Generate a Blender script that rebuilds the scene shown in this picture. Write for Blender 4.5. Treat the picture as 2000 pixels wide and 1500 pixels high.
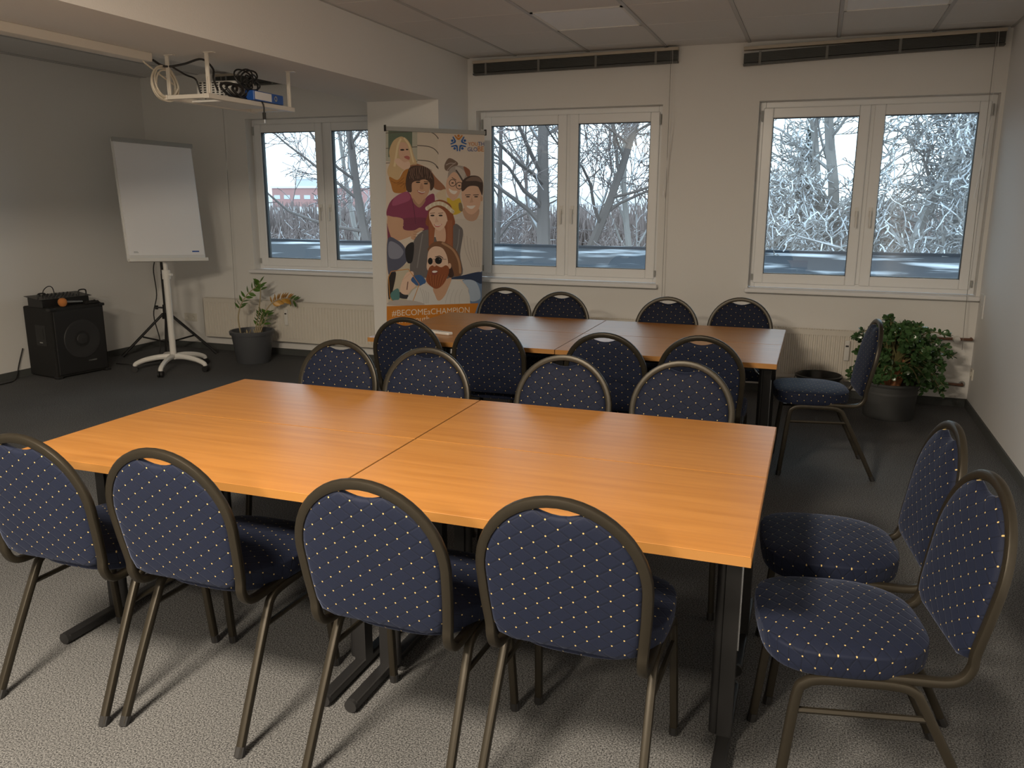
import bpy, bmesh, math, random
from mathutils import Vector, Matrix
from math import sin, cos, pi, radians, sqrt, atan2

for o in list(bpy.data.objects): bpy.data.objects.remove(o)
sc = bpy.context.scene
COL = sc.collection

# ------------------------------------------------------------------ camera
FPX, CX, CY, CZ = 1612.7, -1.1537, -6.8376, 1.5286
YAW, PITCH, ROLL = -0.3484, -0.2218, 0.0025
fw = Vector((sin(YAW)*cos(PITCH), cos(YAW)*cos(PITCH), sin(PITCH)))
rt0 = Vector((cos(YAW), -sin(YAW), 0)); up0 = rt0.cross(fw)
rt = rt0*cos(ROLL)+up0*sin(ROLL); up = -rt0*sin(ROLL)+up0*cos(ROLL)
CAM = Vector((CX, CY, CZ))
cd = bpy.data.cameras.new('camera'); cam = bpy.data.objects.new('camera', cd); COL.objects.link(cam)
cd.sensor_fit = 'HORIZONTAL'; cd.sensor_width = 36.0; cd.lens = FPX/2000*36
cd.clip_start = 0.05; cd.clip_end = 2000
M = Matrix((rt, up, -fw)).transposed().to_4x4(); M.translation = CAM
cam.matrix_world = M
sc.camera = cam
def ray(u, v): return fw + rt*((u-1000)/FPX) + up*((750-v)/FPX)      # photo pixel -> direction
def onz(u, v, z): d = ray(u, v); return CAM+d*((z-CZ)/d.z)
def ony(u, v, y): d = ray(u, v); return CAM+d*((y-CY)/d.y)
def onx(u, v, x): d = ray(u, v); return CAM+d*((x-CX)/d.x)

# ------------------------------------------------------------------ world, exposure
w = bpy.data.worlds.new('overcast_sky'); sc.world = w; w.use_nodes = True
bg = w.node_tree.nodes['Background']
bg.inputs[0].default_value = (0.66, 0.85, 1.0, 1); bg.inputs[1].default_value = 2.6
sc.view_settings.view_transform = 'Standard'; sc.view_settings.look = 'None'
sc.view_settings.exposure = 0.3; sc.view_settings.gamma = 1; sc.view_settings.use_curve_mapping = False
LAMP_W = 190           # each lit ceiling panel (warm), behind the camera

# ------------------------------------------------------------------ dimensions
XL, H, XBR, XBL, ZB, YP = -7.5525, 2.675, -4.044, -4.682, 2.286, -0.603
WT, WB = 2.251, 0.834
WINS = [(-6.3435, -4.75), (-3.969, -2.376), (-1.642, -0.0255)]
GX, GY, S = -0.4917, -0.2583, 0.625
YB = -12.0

# ------------------------------------------------------------------ materials
def newmat(name):
    m = bpy.data.materials.new(name); m.use_nodes = True
    return m, m.node_tree.nodes, m.node_tree.links, m.node_tree.nodes['Principled BSDF']
def pbr(name, col, rough=.5, metal=0, spec=.5, bump=None, bscale=200, bstr=.1, sheen=0, var=0, vscale=5, emit=None, estr=0):
    m, n, l, b = newmat(name)
    b.inputs['Base Color'].default_value = (*col, 1); b.inputs['Roughness'].default_value = rough
    b.inputs['Metallic'].default_value = metal; b.inputs['Specular IOR Level'].default_value = spec
    if sheen:
        b.inputs['Sheen Weight'].default_value = sheen
    if var or bump:
        tc = n.new('ShaderNodeTexCoord')
    if var:
        nz = n.new('ShaderNodeTexNoise'); nz.inputs['Scale'].default_value = vscale; nz.inputs['Detail'].default_value = 6
        l.new(tc.outputs['Object'], nz.inputs['Vector'])
        mx = n.new('ShaderNodeMix'); mx.data_type = 'RGBA'
        mx.inputs[6].default_value = (*[c*(1-var) for c in col], 1); mx.inputs[7].default_value = (*[min(1, c*(1+var)) for c in col], 1)
        l.new(nz.outputs['Fac'], mx.inputs[0]); l.new(mx.outputs[2], b.inputs['Base Color'])
    if bump:
        nb = n.new('ShaderNodeTexNoise'); nb.inputs['Scale'].default_value = bscale; nb.inputs['Detail'].default_value = 3
        l.new(tc.outputs['Object'], nb.inputs['Vector'])
        bp = n.new('ShaderNodeBump'); bp.inputs['Strength'].default_value = bstr; bp.inputs['Distance'].default_value = bump
        l.new(nb.outputs['Fac'], bp.inputs['Height']); l.new(bp.outputs['Normal'], b.inputs['Normal'])
    if emit:
        b.inputs['Emission Color'].default_value = (*emit, 1); b.inputs['Emission Strength'].default_value = estr
    return m
MT = {}
MT['wall'] = pbr('painted_wall', (.80, .79, .77), .85, bump=.002, bscale=130, bstr=.35)
MT['wallr'] = pbr('painted_wall_smooth', (.80, .80, .80), .7, bump=.0015, bscale=90, bstr=.2)
MT['tile'] = pbr('ceiling_tile', (.72, .71, .70), .9, bump=.002, bscale=350, bstr=.3, var=.05, vscale=120)
MT['tbar'] = pbr('ceiling_grid', (.5, .5, .5), .5)
MT['dark'] = pbr('void', (.05, .05, .05), .9)
MT['pvc'] = pbr('white_pvc', (.88, .89, .90), .25)
MT['gasket'] = pbr('gasket', (.02, .02, .02), .6)
MT['red'] = pbr('red_edge', (.45, .05, .05), .5)
MT['sill'] = pbr('sill_white', (.85, .85, .86), .3)
MT['base'] = pbr('skirting_carpet', (.075, .08, .078), .95, bump=.002, bscale=600, bstr=.5, var=.25, vscale=200)
MT['blind'] = pbr('blind_slat', (.075, .078, .075), .45)
MT['rail'] = pbr('blind_rail', (.50, .44, .36), .5)
MT['tape'] = pbr('blind_tape', (.20, .20, .19), .8)
MT['cord'] = pbr('cord_grey', (.25, .24, .23), .7)
MT['wand'] = pbr('wand_white', (.8, .8, .8), .3)
MT['white'] = pbr('white_paint', (.80, .79, .76), .35)
MT['cream'] = pbr('cream_enamel', (.74, .70, .63), .35)
MT['plastic'] = pbr('white_plastic', (.8, .79, .76), .35)
MT['offpanel'] = pbr('lamp_diffuser_off', (.9, .92, .95), .4)
MT['black'] = pbr('black_metal', (.012, .012, .013), .4)
MT['blackp'] = pbr('black_plastic', (.015, .015, .016), .5)
MT['vinyl'] = pbr('speaker_carpet', (.012, .012, .012), .85, bump=.002, bscale=400, bstr=.5)
MT['grille'] = pbr('speaker_grille', (.018, .018, .019), .45)
MT['cone'] = pbr('speaker_cone', (.03, .03, .032), .5)
MT['chrome'] = pbr('chrome', (.6, .62, .65), .2, 1)
MT['bronze'] = pbr('bronze_frame', (.034, .029, .021), .38, .5, bump=.0006, bscale=900, bstr=.25)
MT['paper'] = pbr('flip_paper', (.88, .88, .9), .6)
MT['whiteb'] = pbr('flip_board', (.75, .76, .76), .35)
MT['greyp'] = pbr('grey_plastic', (.38, .39, .38), .4)
MT['pot'] = pbr('grey_pot', (.075, .08, .09), .45)
MT['pot2'] = pbr('grey_pot_dark', (.07, .073, .075), .6)
MT['bin'] = pbr('black_bin', (.02, .022, .022), .35)
MT['soil'] = pbr('soil', (.035, .025, .018), .95, var=.5, vscale=60)
MT['leaf'] = pbr('jade_leaf', (.060, .125, .045), .22, var=.45, vscale=14)
MT['zleaf'] = pbr('zz_leaf', (.10, .20, .04), .3, var=.2, vscale=20)
MT['zyel'] = pbr('zz_leaf_yellow', (.62, .34, .07), .4, var=.35, vscale=15)
MT['stem'] = pbr('plant_stem', (.40, .33, .20), .7)
MT['bark'] = pbr('jade_bark', (.38, .16, .07), .8, var=.3, vscale=20, bump=.003, bscale=60, bstr=.5)
MT['stemg'] = pbr('green_stem', (.16, .15, .06), .7)
MT['blue'] = pbr('blue_box', (.02, .10, .42), .35)
MT['foam'] = pbr('orange_foam', (.60, .22, .06), .9, bump=.002, bscale=300, bstr=.4)
MT['copper'] = pbr('copper_pipe', (.18, .09, .06), .45, .5)
MT['outlet'] = pbr('outlet_cream', (.72, .69, .62), .35)
MT['btop'] = pbr('table_edge', (.36, .17, .045), .4)
MT['beige'] = pbr('white_cable', (.72, .66, .55), .5)

# wood tabletop: long grain along X
def wood():
    m, n, l, b = newmat('beech_laminate')
    tc = n.new('ShaderNodeTexCoord'); mp = n.new('ShaderNodeMapping'); mp.inputs['Scale'].default_value = (1.2, 22, 1)
    oi = n.new('ShaderNodeObjectInfo'); ad = n.new('ShaderNodeVectorMath'); ad.operation = 'ADD'
    l.new(tc.outputs['Object'], ad.inputs[0]); l.new(oi.outputs['Location'], ad.inputs[1])
    l.new(ad.outputs[0], mp.inputs['Vector'])
    nz = n.new('ShaderNodeTexNoise'); nz.inputs['Scale'].default_value = 1.6; nz.inputs['Detail'].default_value = 7; nz.inputs['Distortion'].default_value = .6
    l.new(mp.outputs[0], nz.inputs['Vector'])
    cr = n.new('ShaderNodeValToRGB'); e = cr.color_ramp.elements
    e[0].position = .25; e[0].color = (.41, .171, .038, 1); e[1].position = .75; e[1].color = (.53, .242, .062, 1)
    l.new(nz.outputs['Fac'], cr.inputs[0]); l.new(cr.outputs[0], b.inputs['Base Color'])
    b.inputs['Roughness'].default_value = .30; b.inputs['Specular IOR Level'].default_value = .5
    return m
MT['wood'] = wood()

def carpet():
    m, n, l, b = newmat('speckled_carpet')
    tc = n.new('ShaderNodeTexCoord')
    def nz(s, d=2):
        q = n.new('ShaderNodeTexNoise'); q.inputs['Scale'].default_value = s; q.inputs['Detail'].default_value = d
        l.new(tc.outputs['Object'], q.inputs['Vector']); return q
    a = nz(210, 6); a.inputs['Roughness'].default_value = .75; c = nz(1.3, 4)
    r = n.new('ShaderNodeValToRGB'); e = r.color_ramp.elements
    e[0].position = .41; e[0].color = (.012, .0125, .014, 1); e[1].position = .60; e[1].color = (.20, .203, .208, 1)
    l.new(a.outputs['Fac'], r.inputs[0])
    r2 = n.new('ShaderNodeValToRGB'); f = r2.color_ramp.elements
    f[0].position = .3; f[0].color = (.86, .86, .86, 1); f[1].position = .7; f[1].color = (1.1, 1.1, 1.1, 1)
    l.new(c.outputs['Fac'], r2.inputs[0])
    mx = n.new('ShaderNodeMix'); mx.data_type = 'RGBA'; mx.blend_type = 'MULTIPLY'; mx.inputs[0].default_value = 1
    l.new(r.outputs[0], mx.inputs[6]); l.new(r2.outputs[0], mx.inputs[7]); l.new(mx.outputs[2], b.inputs['Base Color'])
    b.inputs['Roughness'].default_value = .95; b.inputs['Specular IOR Level'].default_value = .2
    bp = n.new('ShaderNodeBump'); bp.inputs['Strength'].default_value = .3; bp.inputs['Distance'].default_value = .002
    l.new(a.outputs['Fac'], bp.inputs['Height']); l.new(bp.outputs[0], b.inputs['Normal'])
    return m
MT['carpet'] = carpet()

def fabric(name, base, dot):
    """quilted cloth with gold dots on a diamond lattice, in UV metres"""
    m, n, l, b = newmat(name)
    uv = n.new('ShaderNodeUVMap'); sp = n.new('ShaderNodeSeparateXYZ'); l.new(uv.outputs[0], sp.inputs[0])
    def mth(op, a, c=None, clamp=False):
        q = n.new('ShaderNodeMath'); q.operation = op; q.use_clamp = clamp
        for i, v in enumerate((a, c)):
            if v is None: continue
            if isinstance(v, (int, float)): q.inputs[i].default_value = v
            else: l.new(v, q.inputs[i])
        return q.outputs[0]
    X = mth('DIVIDE', sp.outputs[0], .060); Z = mth('DIVIDE', sp.outputs[1], .042)
    A = mth('ADD', X, Z); B = mth('SUBTRACT', X, Z)
    dA = mth('SUBTRACT', A, mth('ROUND', A)); dB = mth('SUBTRACT', B, mth('ROUND', B))
    dx = mth('MULTIPLY', mth('ADD', dA, dB), .030); dz = mth('MULTIPLY', mth('SUBTRACT', dA, dB), .021)
    dist = mth('SQRT', mth('ADD', mth('MULTIPLY', dx, dx), mth('MULTIPLY', dz, dz)))
    isdot = mth('LESS_THAN', dist, .0021)
    seam = mth('MINIMUM', mth('ABSOLUTE', dA), mth('ABSOLUTE', dB))
    seamv = mth('MULTIPLY', seam, 9.0, True)
    tc = n.new('ShaderNodeTexCoord'); nz = n.new('ShaderNodeTexNoise'); nz.inputs['Scale'].default_value = 700
    l.new(tc.outputs['Object'], nz.inputs['Vector'])
    mx0 = n.new('ShaderNodeMix'); mx0.data_type = 'RGBA'
    mx0.inputs[6].default_value = (*[c*.6 for c in base], 1); mx0.inputs[7].default_value = (*[c*1.4 for c in base], 1)
    l.new(nz.outputs['Fac'], mx0.inputs[0])
    sm = n.new('ShaderNodeMix'); sm.data_type = 'RGBA'; l.new(mth('MULTIPLY', seam, 22.0, True), sm.inputs[0])
    sm.inputs[6].default_value = (*[c*.45 for c in base], 1); l.new(mx0.outputs[2], sm.inputs[7])
    mx = n.new('ShaderNodeMix'); mx.data_type = 'RGBA'; l.new(isdot, mx.inputs[0])
    l.new(sm.outputs[2], mx.inputs[6]); mx.inputs[7].default_value = (*dot, 1)
    l.new(mx.outputs[2], b.inputs['Base Color'])
    b.inputs['Roughness'].default_value = .75; b.inputs['Specular IOR Level'].default_value = .25
    b.inputs['Sheen Weight'].default_value = .12; b.inputs['Sheen Roughness'].default_value = .4
    b.inputs['Sheen Tint'].default_value = (.55, .65, 1, 1)
    bp = n.new('ShaderNodeBump'); bp.inputs['Strength'].default_value = .25; bp.inputs['Distance'].default_value = .003
    h = mth('ADD', seamv, mth('MULTIPLY', nz.outputs['Fac'], .12)); l.new(h, bp.inputs['Height']); l.new(bp.outputs[0], b.inputs['Normal'])
    return m
MT['fabric'] = fabric('navy_dotted_fabric', (.0060, .0098, .0270), (.52, .39, .16))

def glass():
    m = bpy.data.materials.new('window_glass'); m.use_nodes = True; n = m.node_tree.nodes; l = m.node_tree.links; n.clear()
    o = n.new('ShaderNodeOutputMaterial'); t = n.new('ShaderNodeBsdfTransparent'); g = n.new('ShaderNodeBsdfGlossy'); mx = n.new('ShaderNodeMixShader')
    t.inputs[0].default_value = (.96, .98, .97, 1); g.inputs['Roughness'].default_value = .01
    fr = n.new('ShaderNodeFresnel'); fr.inputs[0].default_value = 1.45
    l.new(fr.outputs[0], mx.inputs[0]); l.new(t.outputs[0], mx.inputs[1]); l.new(g.outputs[0], mx.inputs[2]); l.new(mx.outputs[0], o.inputs[0])
    return m
MT['glass'] = glass()

def snowy(name, col, col2, lo, hi, amount=.9):
    """bark or roofing with snow lying on the upward faces"""
    m, n, l, b = newmat(name)
    ge = n.new('ShaderNodeNewGeometry'); sp = n.new('ShaderNodeSeparateXYZ'); l.new(ge.outputs['Normal'], sp.inputs[0])
    tc = n.new('ShaderNodeTexCoord'); nz = n.new('ShaderNodeTexNoise'); nz.inputs['Scale'].default_value = .7; nz.inputs['Detail'].default_value = 5
    l.new(tc.outputs['Object'], nz.inputs['Vector'])
    mr = n.new('ShaderNodeMapRange'); mr.inputs[1].default_value = lo; mr.inputs[2].default_value = hi
    ad = n.new('ShaderNodeMath'); ad.operation = 'ADD'; sb = n.new('ShaderNodeMath'); sb.operation = 'SUBTRACT'
    l.new(nz.outputs['Fac'], sb.inputs[0]); sb.inputs[1].default_value = .5
    l.new(sp.outputs[2], ad.inputs[0]); l.new(sb.outputs[0], ad.inputs[1]); l.new(ad.outputs[0], mr.inputs[0])
    mu = n.new('ShaderNodeMath'); mu.operation = 'MULTIPLY'; mu.inputs[1].default_value = amount; l.new(mr.outputs[0], mu.inputs[0])
    mx = n.new('ShaderNodeMix'); mx.data_type = 'RGBA'; mx.inputs[6].default_value = (*col, 1); mx.inputs[7].default_value = (*col2, 1)
    l.new(mu.outputs[0], mx.inputs[0]); l.new(mx.outputs[2], b.inputs['Base Color']); b.inputs['Roughness'].default_value = .9
    b.inputs['Specular IOR Level'].default_value = .1
    return m
SNOW = (.66, .69, .74)
MT['tbark'] = snowy('tree_bark', (.15, .128, .122), SNOW, .45, .8, .75)
MT['pbark'] = snowy('pale_bark', (.30, .28, .27), SNOW, .2, .6, .9)
MT['twig'] = snowy('twigs', (.21, .17, .165), SNOW, .5, .9, .6)
MT['twigp'] = snowy('snowy_twigs', (.32, .30, .29), SNOW, -.1, .4, .95)
MT['conifer'] = snowy('conifer', (.032, .045, .041), SNOW, .6, 1.0, .35)
MT['ground'] = snowy('ground_snow', (.28, .235, .22), SNOW, .85, 1.15, .9)
MT['roofbit'] = snowy('roofing_felt', (.035, .040, .050), (.60, .64, .70), 1.02, 1.2, .9)
MT['roofbit'].node_tree.nodes['Noise Texture'].inputs['Scale'].default_value = .35
MT['scrub'] = pbr('scrub_hill', (.36, .30, .30), .95, var=.35, vscale=.6)
MT['farred'] = pbr('far_brick', (.36, .20, .19), .9)
MT['fargrey'] = pbr('far_render', (.52, .54, .57), .9)
MT['farwin'] = pbr('far_window', (.50, .53, .56), .4)

# ------------------------------------------------------------------ mesh helpers
class MB:
    def __init__(s): s.v = []; s.f = []; s.uv = None
    def add(s, V, F, mtx=None):
        o = len(s.v); s.v += [tuple(mtx @ Vector(p)) if mtx else tuple(p) for p in V]; s.f += [tuple(i+o for i in f) for f in F]; return s
    def box(s, x0, x1, y0, y1, z0, z1, mtx=None):
        V = [(x, y, z) for x in (x0, x1) for y in (y0, y1) for z in (z0, z1)]
        return s.add(V, [(0, 1, 3, 2), (4, 6, 7, 5), (0, 4, 5, 1), (2, 3, 7, 6), (0, 2, 6, 4), (1, 5, 7, 3)], mtx)
    def tube(s, path, r, n=8, closed=False, rz=None, caps=True, sq=1.0):
        """swept tube; r number or list; rz gives an oval's second radius"""
        P = [Vector(p) for p in path]; N = len(P); V = []; F = []
        T = []
        for i in range(N):
            a = P[i-1] if (i > 0 or closed) else P[i]; b = P[(i+1) % N] if (i < N-1 or closed) else P[i]
            d = b-a; T.append(d.normalized() if d.length > 1e-9 else Vector((0, 0, 1)))
        ref = Vector((0, 0, 1)) if abs(T[0].z) < .9 else Vector((1, 0, 0))
        nrm = (ref-T[0]*ref.dot(T[0])).normalized()
        for i in range(N):
            nrm = (nrm-T[i]*nrm.dot(T[i])); nrm = nrm.normalized() if nrm.length > 1e-6 else T[i].orthogonal().normalized()
            bi = T[i].cross(nrm); ra = r[i] if isinstance(r, (list, tuple)) else r; rb = ra if rz is None else rz
            for k in range(n):
                a = 2*pi*(k+.5)/n; ca, sa = cos(a), sin(a); V.append(P[i]+nrm*(ra*math.copysign(abs(ca)**sq, ca))+bi*(rb*math.copysign(abs(sa)**sq, sa)))
        m = N if closed else N-1
        for i in range(m):
            for k in range(n):
                j = (i+1) % N; F.append((i*n+k, i*n+(k+1) % n, j*n+(k+1) % n, j*n+k))
        if caps and not closed: F += [tuple(range(n))[::-1], tuple((N-1)*n+k for k in range(n))]
        return s.add(V, F)
    def lathe(s, prof, n=32, c=(0, 0, 0), capb=True, capt=False):
        V = []; F = []
        for r, z in prof:
            for k in range(n): a = 2*pi*k/n; V.append((c[0]+r*cos(a), c[1]+r*sin(a), c[2]+z))
        for i in range(len(prof)-1):
            for k in range(n): F.append((i*n+k, i*n+(k+1) % n, (i+1)*n+(k+1) % n, (i+1)*n+k))
        if capb: F.append(tuple(range(n))[::-1])
        if capt: F.append(tuple((len(prof)-1)*n+k for k in range(n)))
        return s.add(V, F)
    def prism(s, poly, z0, z1, mtx=None):
        n = len(poly); V = [(x, y, z0) for x, y in poly]+[(x, y, z1) for x, y in poly]
        F = [tuple(range(n))[::-1], tuple(range(n, 2*n))]+[(i, (i+1) % n, n+(i+1) % n, n+i) for i in range(n)]
        return s.add(V, F, mtx)
    def build(s, name, mat, parent=None, smooth=False, bevel=0, seg=2, kind=None, label=None):
        me = bpy.data.meshes.new(name); me.from_pydata(s.v, [], s.f); me.update()
        me.materials.append(MT[mat] if isinstance(mat, str) else mat)
        bm = bmesh.new(); bm.from_mesh(me); bmesh.ops.recalc_face_normals(bm, faces=bm.faces)
        bm.to_mesh(me); bm.free()
        o = bpy.data.objects.new(name, me); COL.objects.link(o)
        if parent: o.parent = parent
        if smooth:
            for p in me.polygons: p.use_smooth = True
            try: me.set_sharp_from_angle(angle=radians(40))
            except Exception: pass
        if bevel:
            b = o.modifiers.new('bevel', 'BEVEL'); b.width = bevel; b.segments = seg; b.limit_method = 'ANGLE'
        if kind: o['kind'] = kind
        if label: o['label'] = label
        return o
def thing(name, label, cat, loc=(0, 0, 0), rz=0, group=None):
    o = bpy.data.objects.new(name, None); COL.objects.link(o); o.empty_display_size = .1
    o.location = loc; o.rotation_euler = (0, 0, rz); o['label'] = label; o['category'] = cat
    if group: o['group'] = group
    return o
def tag(o, label, cat, group=None):
    o['label'] = label; o['category'] = cat
    if group: o['group'] = group
    return o
def struct(o): o['kind'] = 'structure'; return o
def sempty(name, loc=(0, 0, 0)):
    o = bpy.data.objects.new(name, None); COL.objects.link(o); o.location = loc; o['kind'] = 'structure'; return o
def copy_tree(o, parent=None):
    c = o.copy(); COL.objects.link(c)
    if parent: c.parent = parent
    for ch in list(o.children): copy_tree(ch, c)
    return c
def arc(cx, cy, r, a0, a1, n): return [(cx+r*cos(a0+(a1-a0)*i/n), cy+r*sin(a0+(a1-a0)*i/n)) for i in range(n+1)]
def spline(P, k=6, closed=False):
    """Catmull-Rom through tuples"""
    out = []; N = len(P); D = len(P[0])
    for i in range(N if closed else N-1):
        p0 = P[(i-1) % N] if closed or i > 0 else P[i]; p1 = P[i]; p2 = P[(i+1) % N]; p3 = P[(i+2) % N] if closed or i < N-2 else P[i+1]
        for j in range(k):
            t = j/k
            out.append(tuple(.5*((2*p1[d])+(-p0[d]+p2[d])*t+(2*p0[d]-5*p1[d]+4*p2[d]-p3[d])*t*t+(-p0[d]+3*p1[d]-3*p2[d]+p3[d])*t**3) for d in range(D)))
    if not closed: out.append(tuple(P[-1]))
    return out

# ================================================================== STRUCTURE
struct(MB().box(XL-.2, .2, YB-.2, .25, -.12, 0).build('floor', 'carpet'))
struct(MB().box(0, .22, YB-.2, .25, -.12, H+.3).build('wall_right', 'wallr'))
struct(MB().box(XL-.22, XL, YB-.2, .25, -.12, H+.3).build('wall_left', 'wall'))
struct(MB().box(XL, 0, YB-.2, YB, -.12, H+.3).build('wall_rear', 'wall'))
# window wall with three openings
m = MB(); xs = [XL]+[q for a in WINS for q in a]+[0]
for i in range(len(xs)-1):
    if i % 2 == 0: m.box(xs[i], xs[i+1], 0, .25, -.12, H+.3)
    else: m.box(xs[i], xs[i+1], 0, .25, -.12, WB-.03); m.box(xs[i], xs[i+1], 0, .25, WT, H+.3)
struct(m.build('wall_window', 'wall'))
struct(MB().box(XBL, XBR, YB, 0, ZB, H+.2).build('wall_beam', 'wall'))
struct(MB().box(XBL, XBR, YP, 0, 0, ZB).build('wall_pillar', 'wall'))
# skirting
HB = .062
struct(MB().box(-.012, 0, YB, 0, 0, HB).build('baseboard_right', 'base'))
struct(MB().box(XBR, -.012, -.012, 0, 0, HB).box(XL+.012, XBL, -.012, 0, 0, HB).build('baseboard_window', 'base'))
struct(MB().box(XL, XL+.012, YB, 0, 0, HB).build('baseboard_left', 'base'))
struct(MB().box(XBL-.012, XBR+.012, YP-.012, YP, 0, HB).box(XBR, XBR+.012, YP, -.012, 0, HB).box(XBL-.012, XBL, YP, -.012, 0, HB).build('baseboard_pillar', 'base'))

# ceiling: slab, lay-in tiles, grid bars, lamps
ceil = struct(MB().box(XL, 0, YB, 0, H+.12, H+.2).build('ceiling', 'dark'))
tile_me = {}
def tile(x0, x1, y0, y1):
    k = (round(x1-x0, 3), round(y1-y0, 3))
    if k not in tile_me:
        a, b = k[0]/2-.011, k[1]/2-.002
        t = MB().add([(-a, -b, .02), (a, -b, .02), (a, b, .02), (-a, b, .02), (-a, -b, .004), (a, -b, .004), (a, b, .004), (-a, b, .004),
                      (-a+.004, -b+.004, 0), (a-.004, -b+.004, 0), (a-.004, b-.004, 0), (-a+.004, b-.004, 0)],
                     [(0, 1, 2, 3), (0, 4, 5, 1), (1, 5, 6, 2), (2, 6, 7, 3), (3, 7, 4, 0), (4, 8, 9, 5), (5, 9, 10, 6), (6, 10, 11, 7), (7, 11, 8, 4), (8, 11, 10, 9)])
        o = t.build('ceiling_tile', 'tile', ceil); tile_me[k] = o.data
    else:
        o = bpy.data.objects.new('ceiling_tile', tile_me[k]); COL.objects.link(o); o.parent = ceil
    o.location = ((x0+x1)/2, (y0+y1)/2, H)
rows = [0]+[GY-j*S for j in range(20)]; rows = [r for r in rows if r > YB]+[YB]
LAMPX = [(GX-S*3-S/2), (GX-S/2)]                    # columns that hold lamps
LAMPROW = [1, 4, 7, 10, 13]                         # row index (between grid lines j and j+1)
def lamp_here(cx, j): return any(abs(cx-q) < .1 for q in LAMPX) and (j-1) % 3 == 1 and j >= 2
colsR = [0]+[GX-i*S for i in range(6)]+[XBR]
gxl = XBL-.30; colsL = [XBL]+[gxl-i*S for i in range(5) if gxl-i*S > XL+.02]+[XL]
lamps = []
for cols in (colsR, colsL):
    for i in range(len(cols)-1):
        for j in range(len(rows)-1):
            cx = (cols[i]+cols[i+1])/2; cy = (rows[j]+rows[j+1])/2
            if cols is colsR and lamp_here(cx, j): lamps.append((cx, cy)); continue
            tile(cols[i+1], cols[i], rows[j+1], rows[j])
    for x in cols[1:-1]:
        MB().box(x-.012, x+.012, YB, 0, H-.004, H+.03).build('grid_bar', 'tbar', ceil)
    MB().box(cols[0]-.018, cols[0], YB, 0, H-.004, H+.02).build('grid_bar', 'tbar', ceil)
    MB().box(cols[-1], cols[-1]+.018, YB, 0, H-.004, H+.02).build('grid_bar', 'tbar', ceil)
for cx, cy in lamps:
    lit = -9.5 < cy < -6.0 and cx < -1.5
    near = 'by the right-hand wall' if cx > -1.5 else 'by the ceiling beam'
    if lit: lab = 'lit warm square ceiling lamp panel at the windowless end, %s' % ('nearer the tables' if cy > -7.5 else 'farther from the tables')
    elif cy < -6: lab = 'unlit square ceiling lamp panel %s, %s' % (near, 'nearer the tables' if cy > -7.5 else ('midway to the rear wall' if cy > -9.5 else 'nearest the rear wall'))
    elif cy > -1.5: lab = 'pale square ceiling lamp panel nearest the windows, %s' % near
    elif cy > -3.5: lab = 'unlit square ceiling lamp panel above the gap between tables, %s' % near
    else: lab = 'unlit square ceiling lamp panel above the front table, %s' % near
    t = thing('ceiling_lamp', lab, 'lamp', (cx, cy, H), group='square ceiling lamp panels')
    a = S/2-.012
    MB().box(-a, a, -a, -a+.018, -.004, .03).box(-a, a, a-.018, a, -.004, .03).box(-a, -a+.018, -a, a, -.004, .03).box(a-.018, a, -a, a, -.004, .03).build('frame', 'white', t)
    d = MB().box(-a+.018, a-.018, -a+.018, a-.018, 0, .012).build('diffuser', 'offpanel', t)
    if lit:
        ln = 'ceiling_lamp_near_offscreen' if cy > -7.5 else 'ceiling_lamp_far_offscreen'; ld = bpy.data.lights.new(ln, 'AREA'); ld.shape = 'SQUARE'; ld.size = .56; ld.energy = LAMP_W; ld.color = (1, .85, .66)
        lo = bpy.data.objects.new(ln, ld); COL.objects.link(lo); lo.parent = t; lo.location = (0, 0, -.008)

# windows
def rect_frame(mb, x0, x1, z0, z1, w, y0, y1):
    mb.box(x0, x0+w, y0, y1, z0, z1).box(x1-w, x1, y0, y1, z0, z1).box(x0+w, x1-w, y0, y1, z0, z0+w).box(x0+w, x1-w, y0, y1, z1-w, z1)
    return mb
for k, (a, b) in enumerate(WINS):
    e = sempty('window_%d' % (k+1), (a, .10, WB)); W = b-a; HH = WT-WB
    rect_frame(MB(), 0, W, 0, HH, .045, 0, .07).box(W/2-.022, W/2+.022, .005, .07, .045, HH-.045).build('outer_frame', 'pvc', e, bevel=.004)
    MB().box(-.02, W+.02, -.17, .0, -.03, .0).build('window_sill', 'sill', e, bevel=.006)
    for s in (0, 1):
        x0 = .03+s*(W/2-.018); x1 = x0+W/2-.045; z0, z1 = .035, HH-.045
        sash = rect_frame(MB(), x0, x1, z0, z1, .075, -.018, .05).build('sash', 'pvc', e, bevel=.007)
        rect_frame(MB(), x0+.073, x1-.073, z0+.073, z1-.073, .006, -.006, .045).build('gasket', 'gasket', sash)
        MB().box(x0+.07, x1-.07, .014, .018, z0+.07, z1-.07).build('glass_pane', 'glass', sash)
        hx = x1-.035 if s == 0 else x0+.035; hz = HH*.42
        hm = MB().box(hx-.014, hx+.014, -.028, -.018, hz-.035, hz+.035).tube([(hx, -.02, hz), (hx, -.05, hz)], .009, 8)
        hm.tube([(hx, -.05, hz+.008), (hx, -.055, hz-.02), (hx, -.055, hz-.115)], .0095, 8)
        hm.build('handle', 'white', sash, smooth=True)
        px = x0-.006 if s == 0 else x1+.006
        MB().tube([(px, -.022, z1-.10), (px, -.022, z1-.02)], .008, 8).build('hinge', 'greyp', sash, smooth=True)
        MB().tube([(px, -.022, z0+.02), (px, -.022, z0+.07)], .008, 8).build('hinge', 'greyp', sash, smooth=True)

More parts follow.
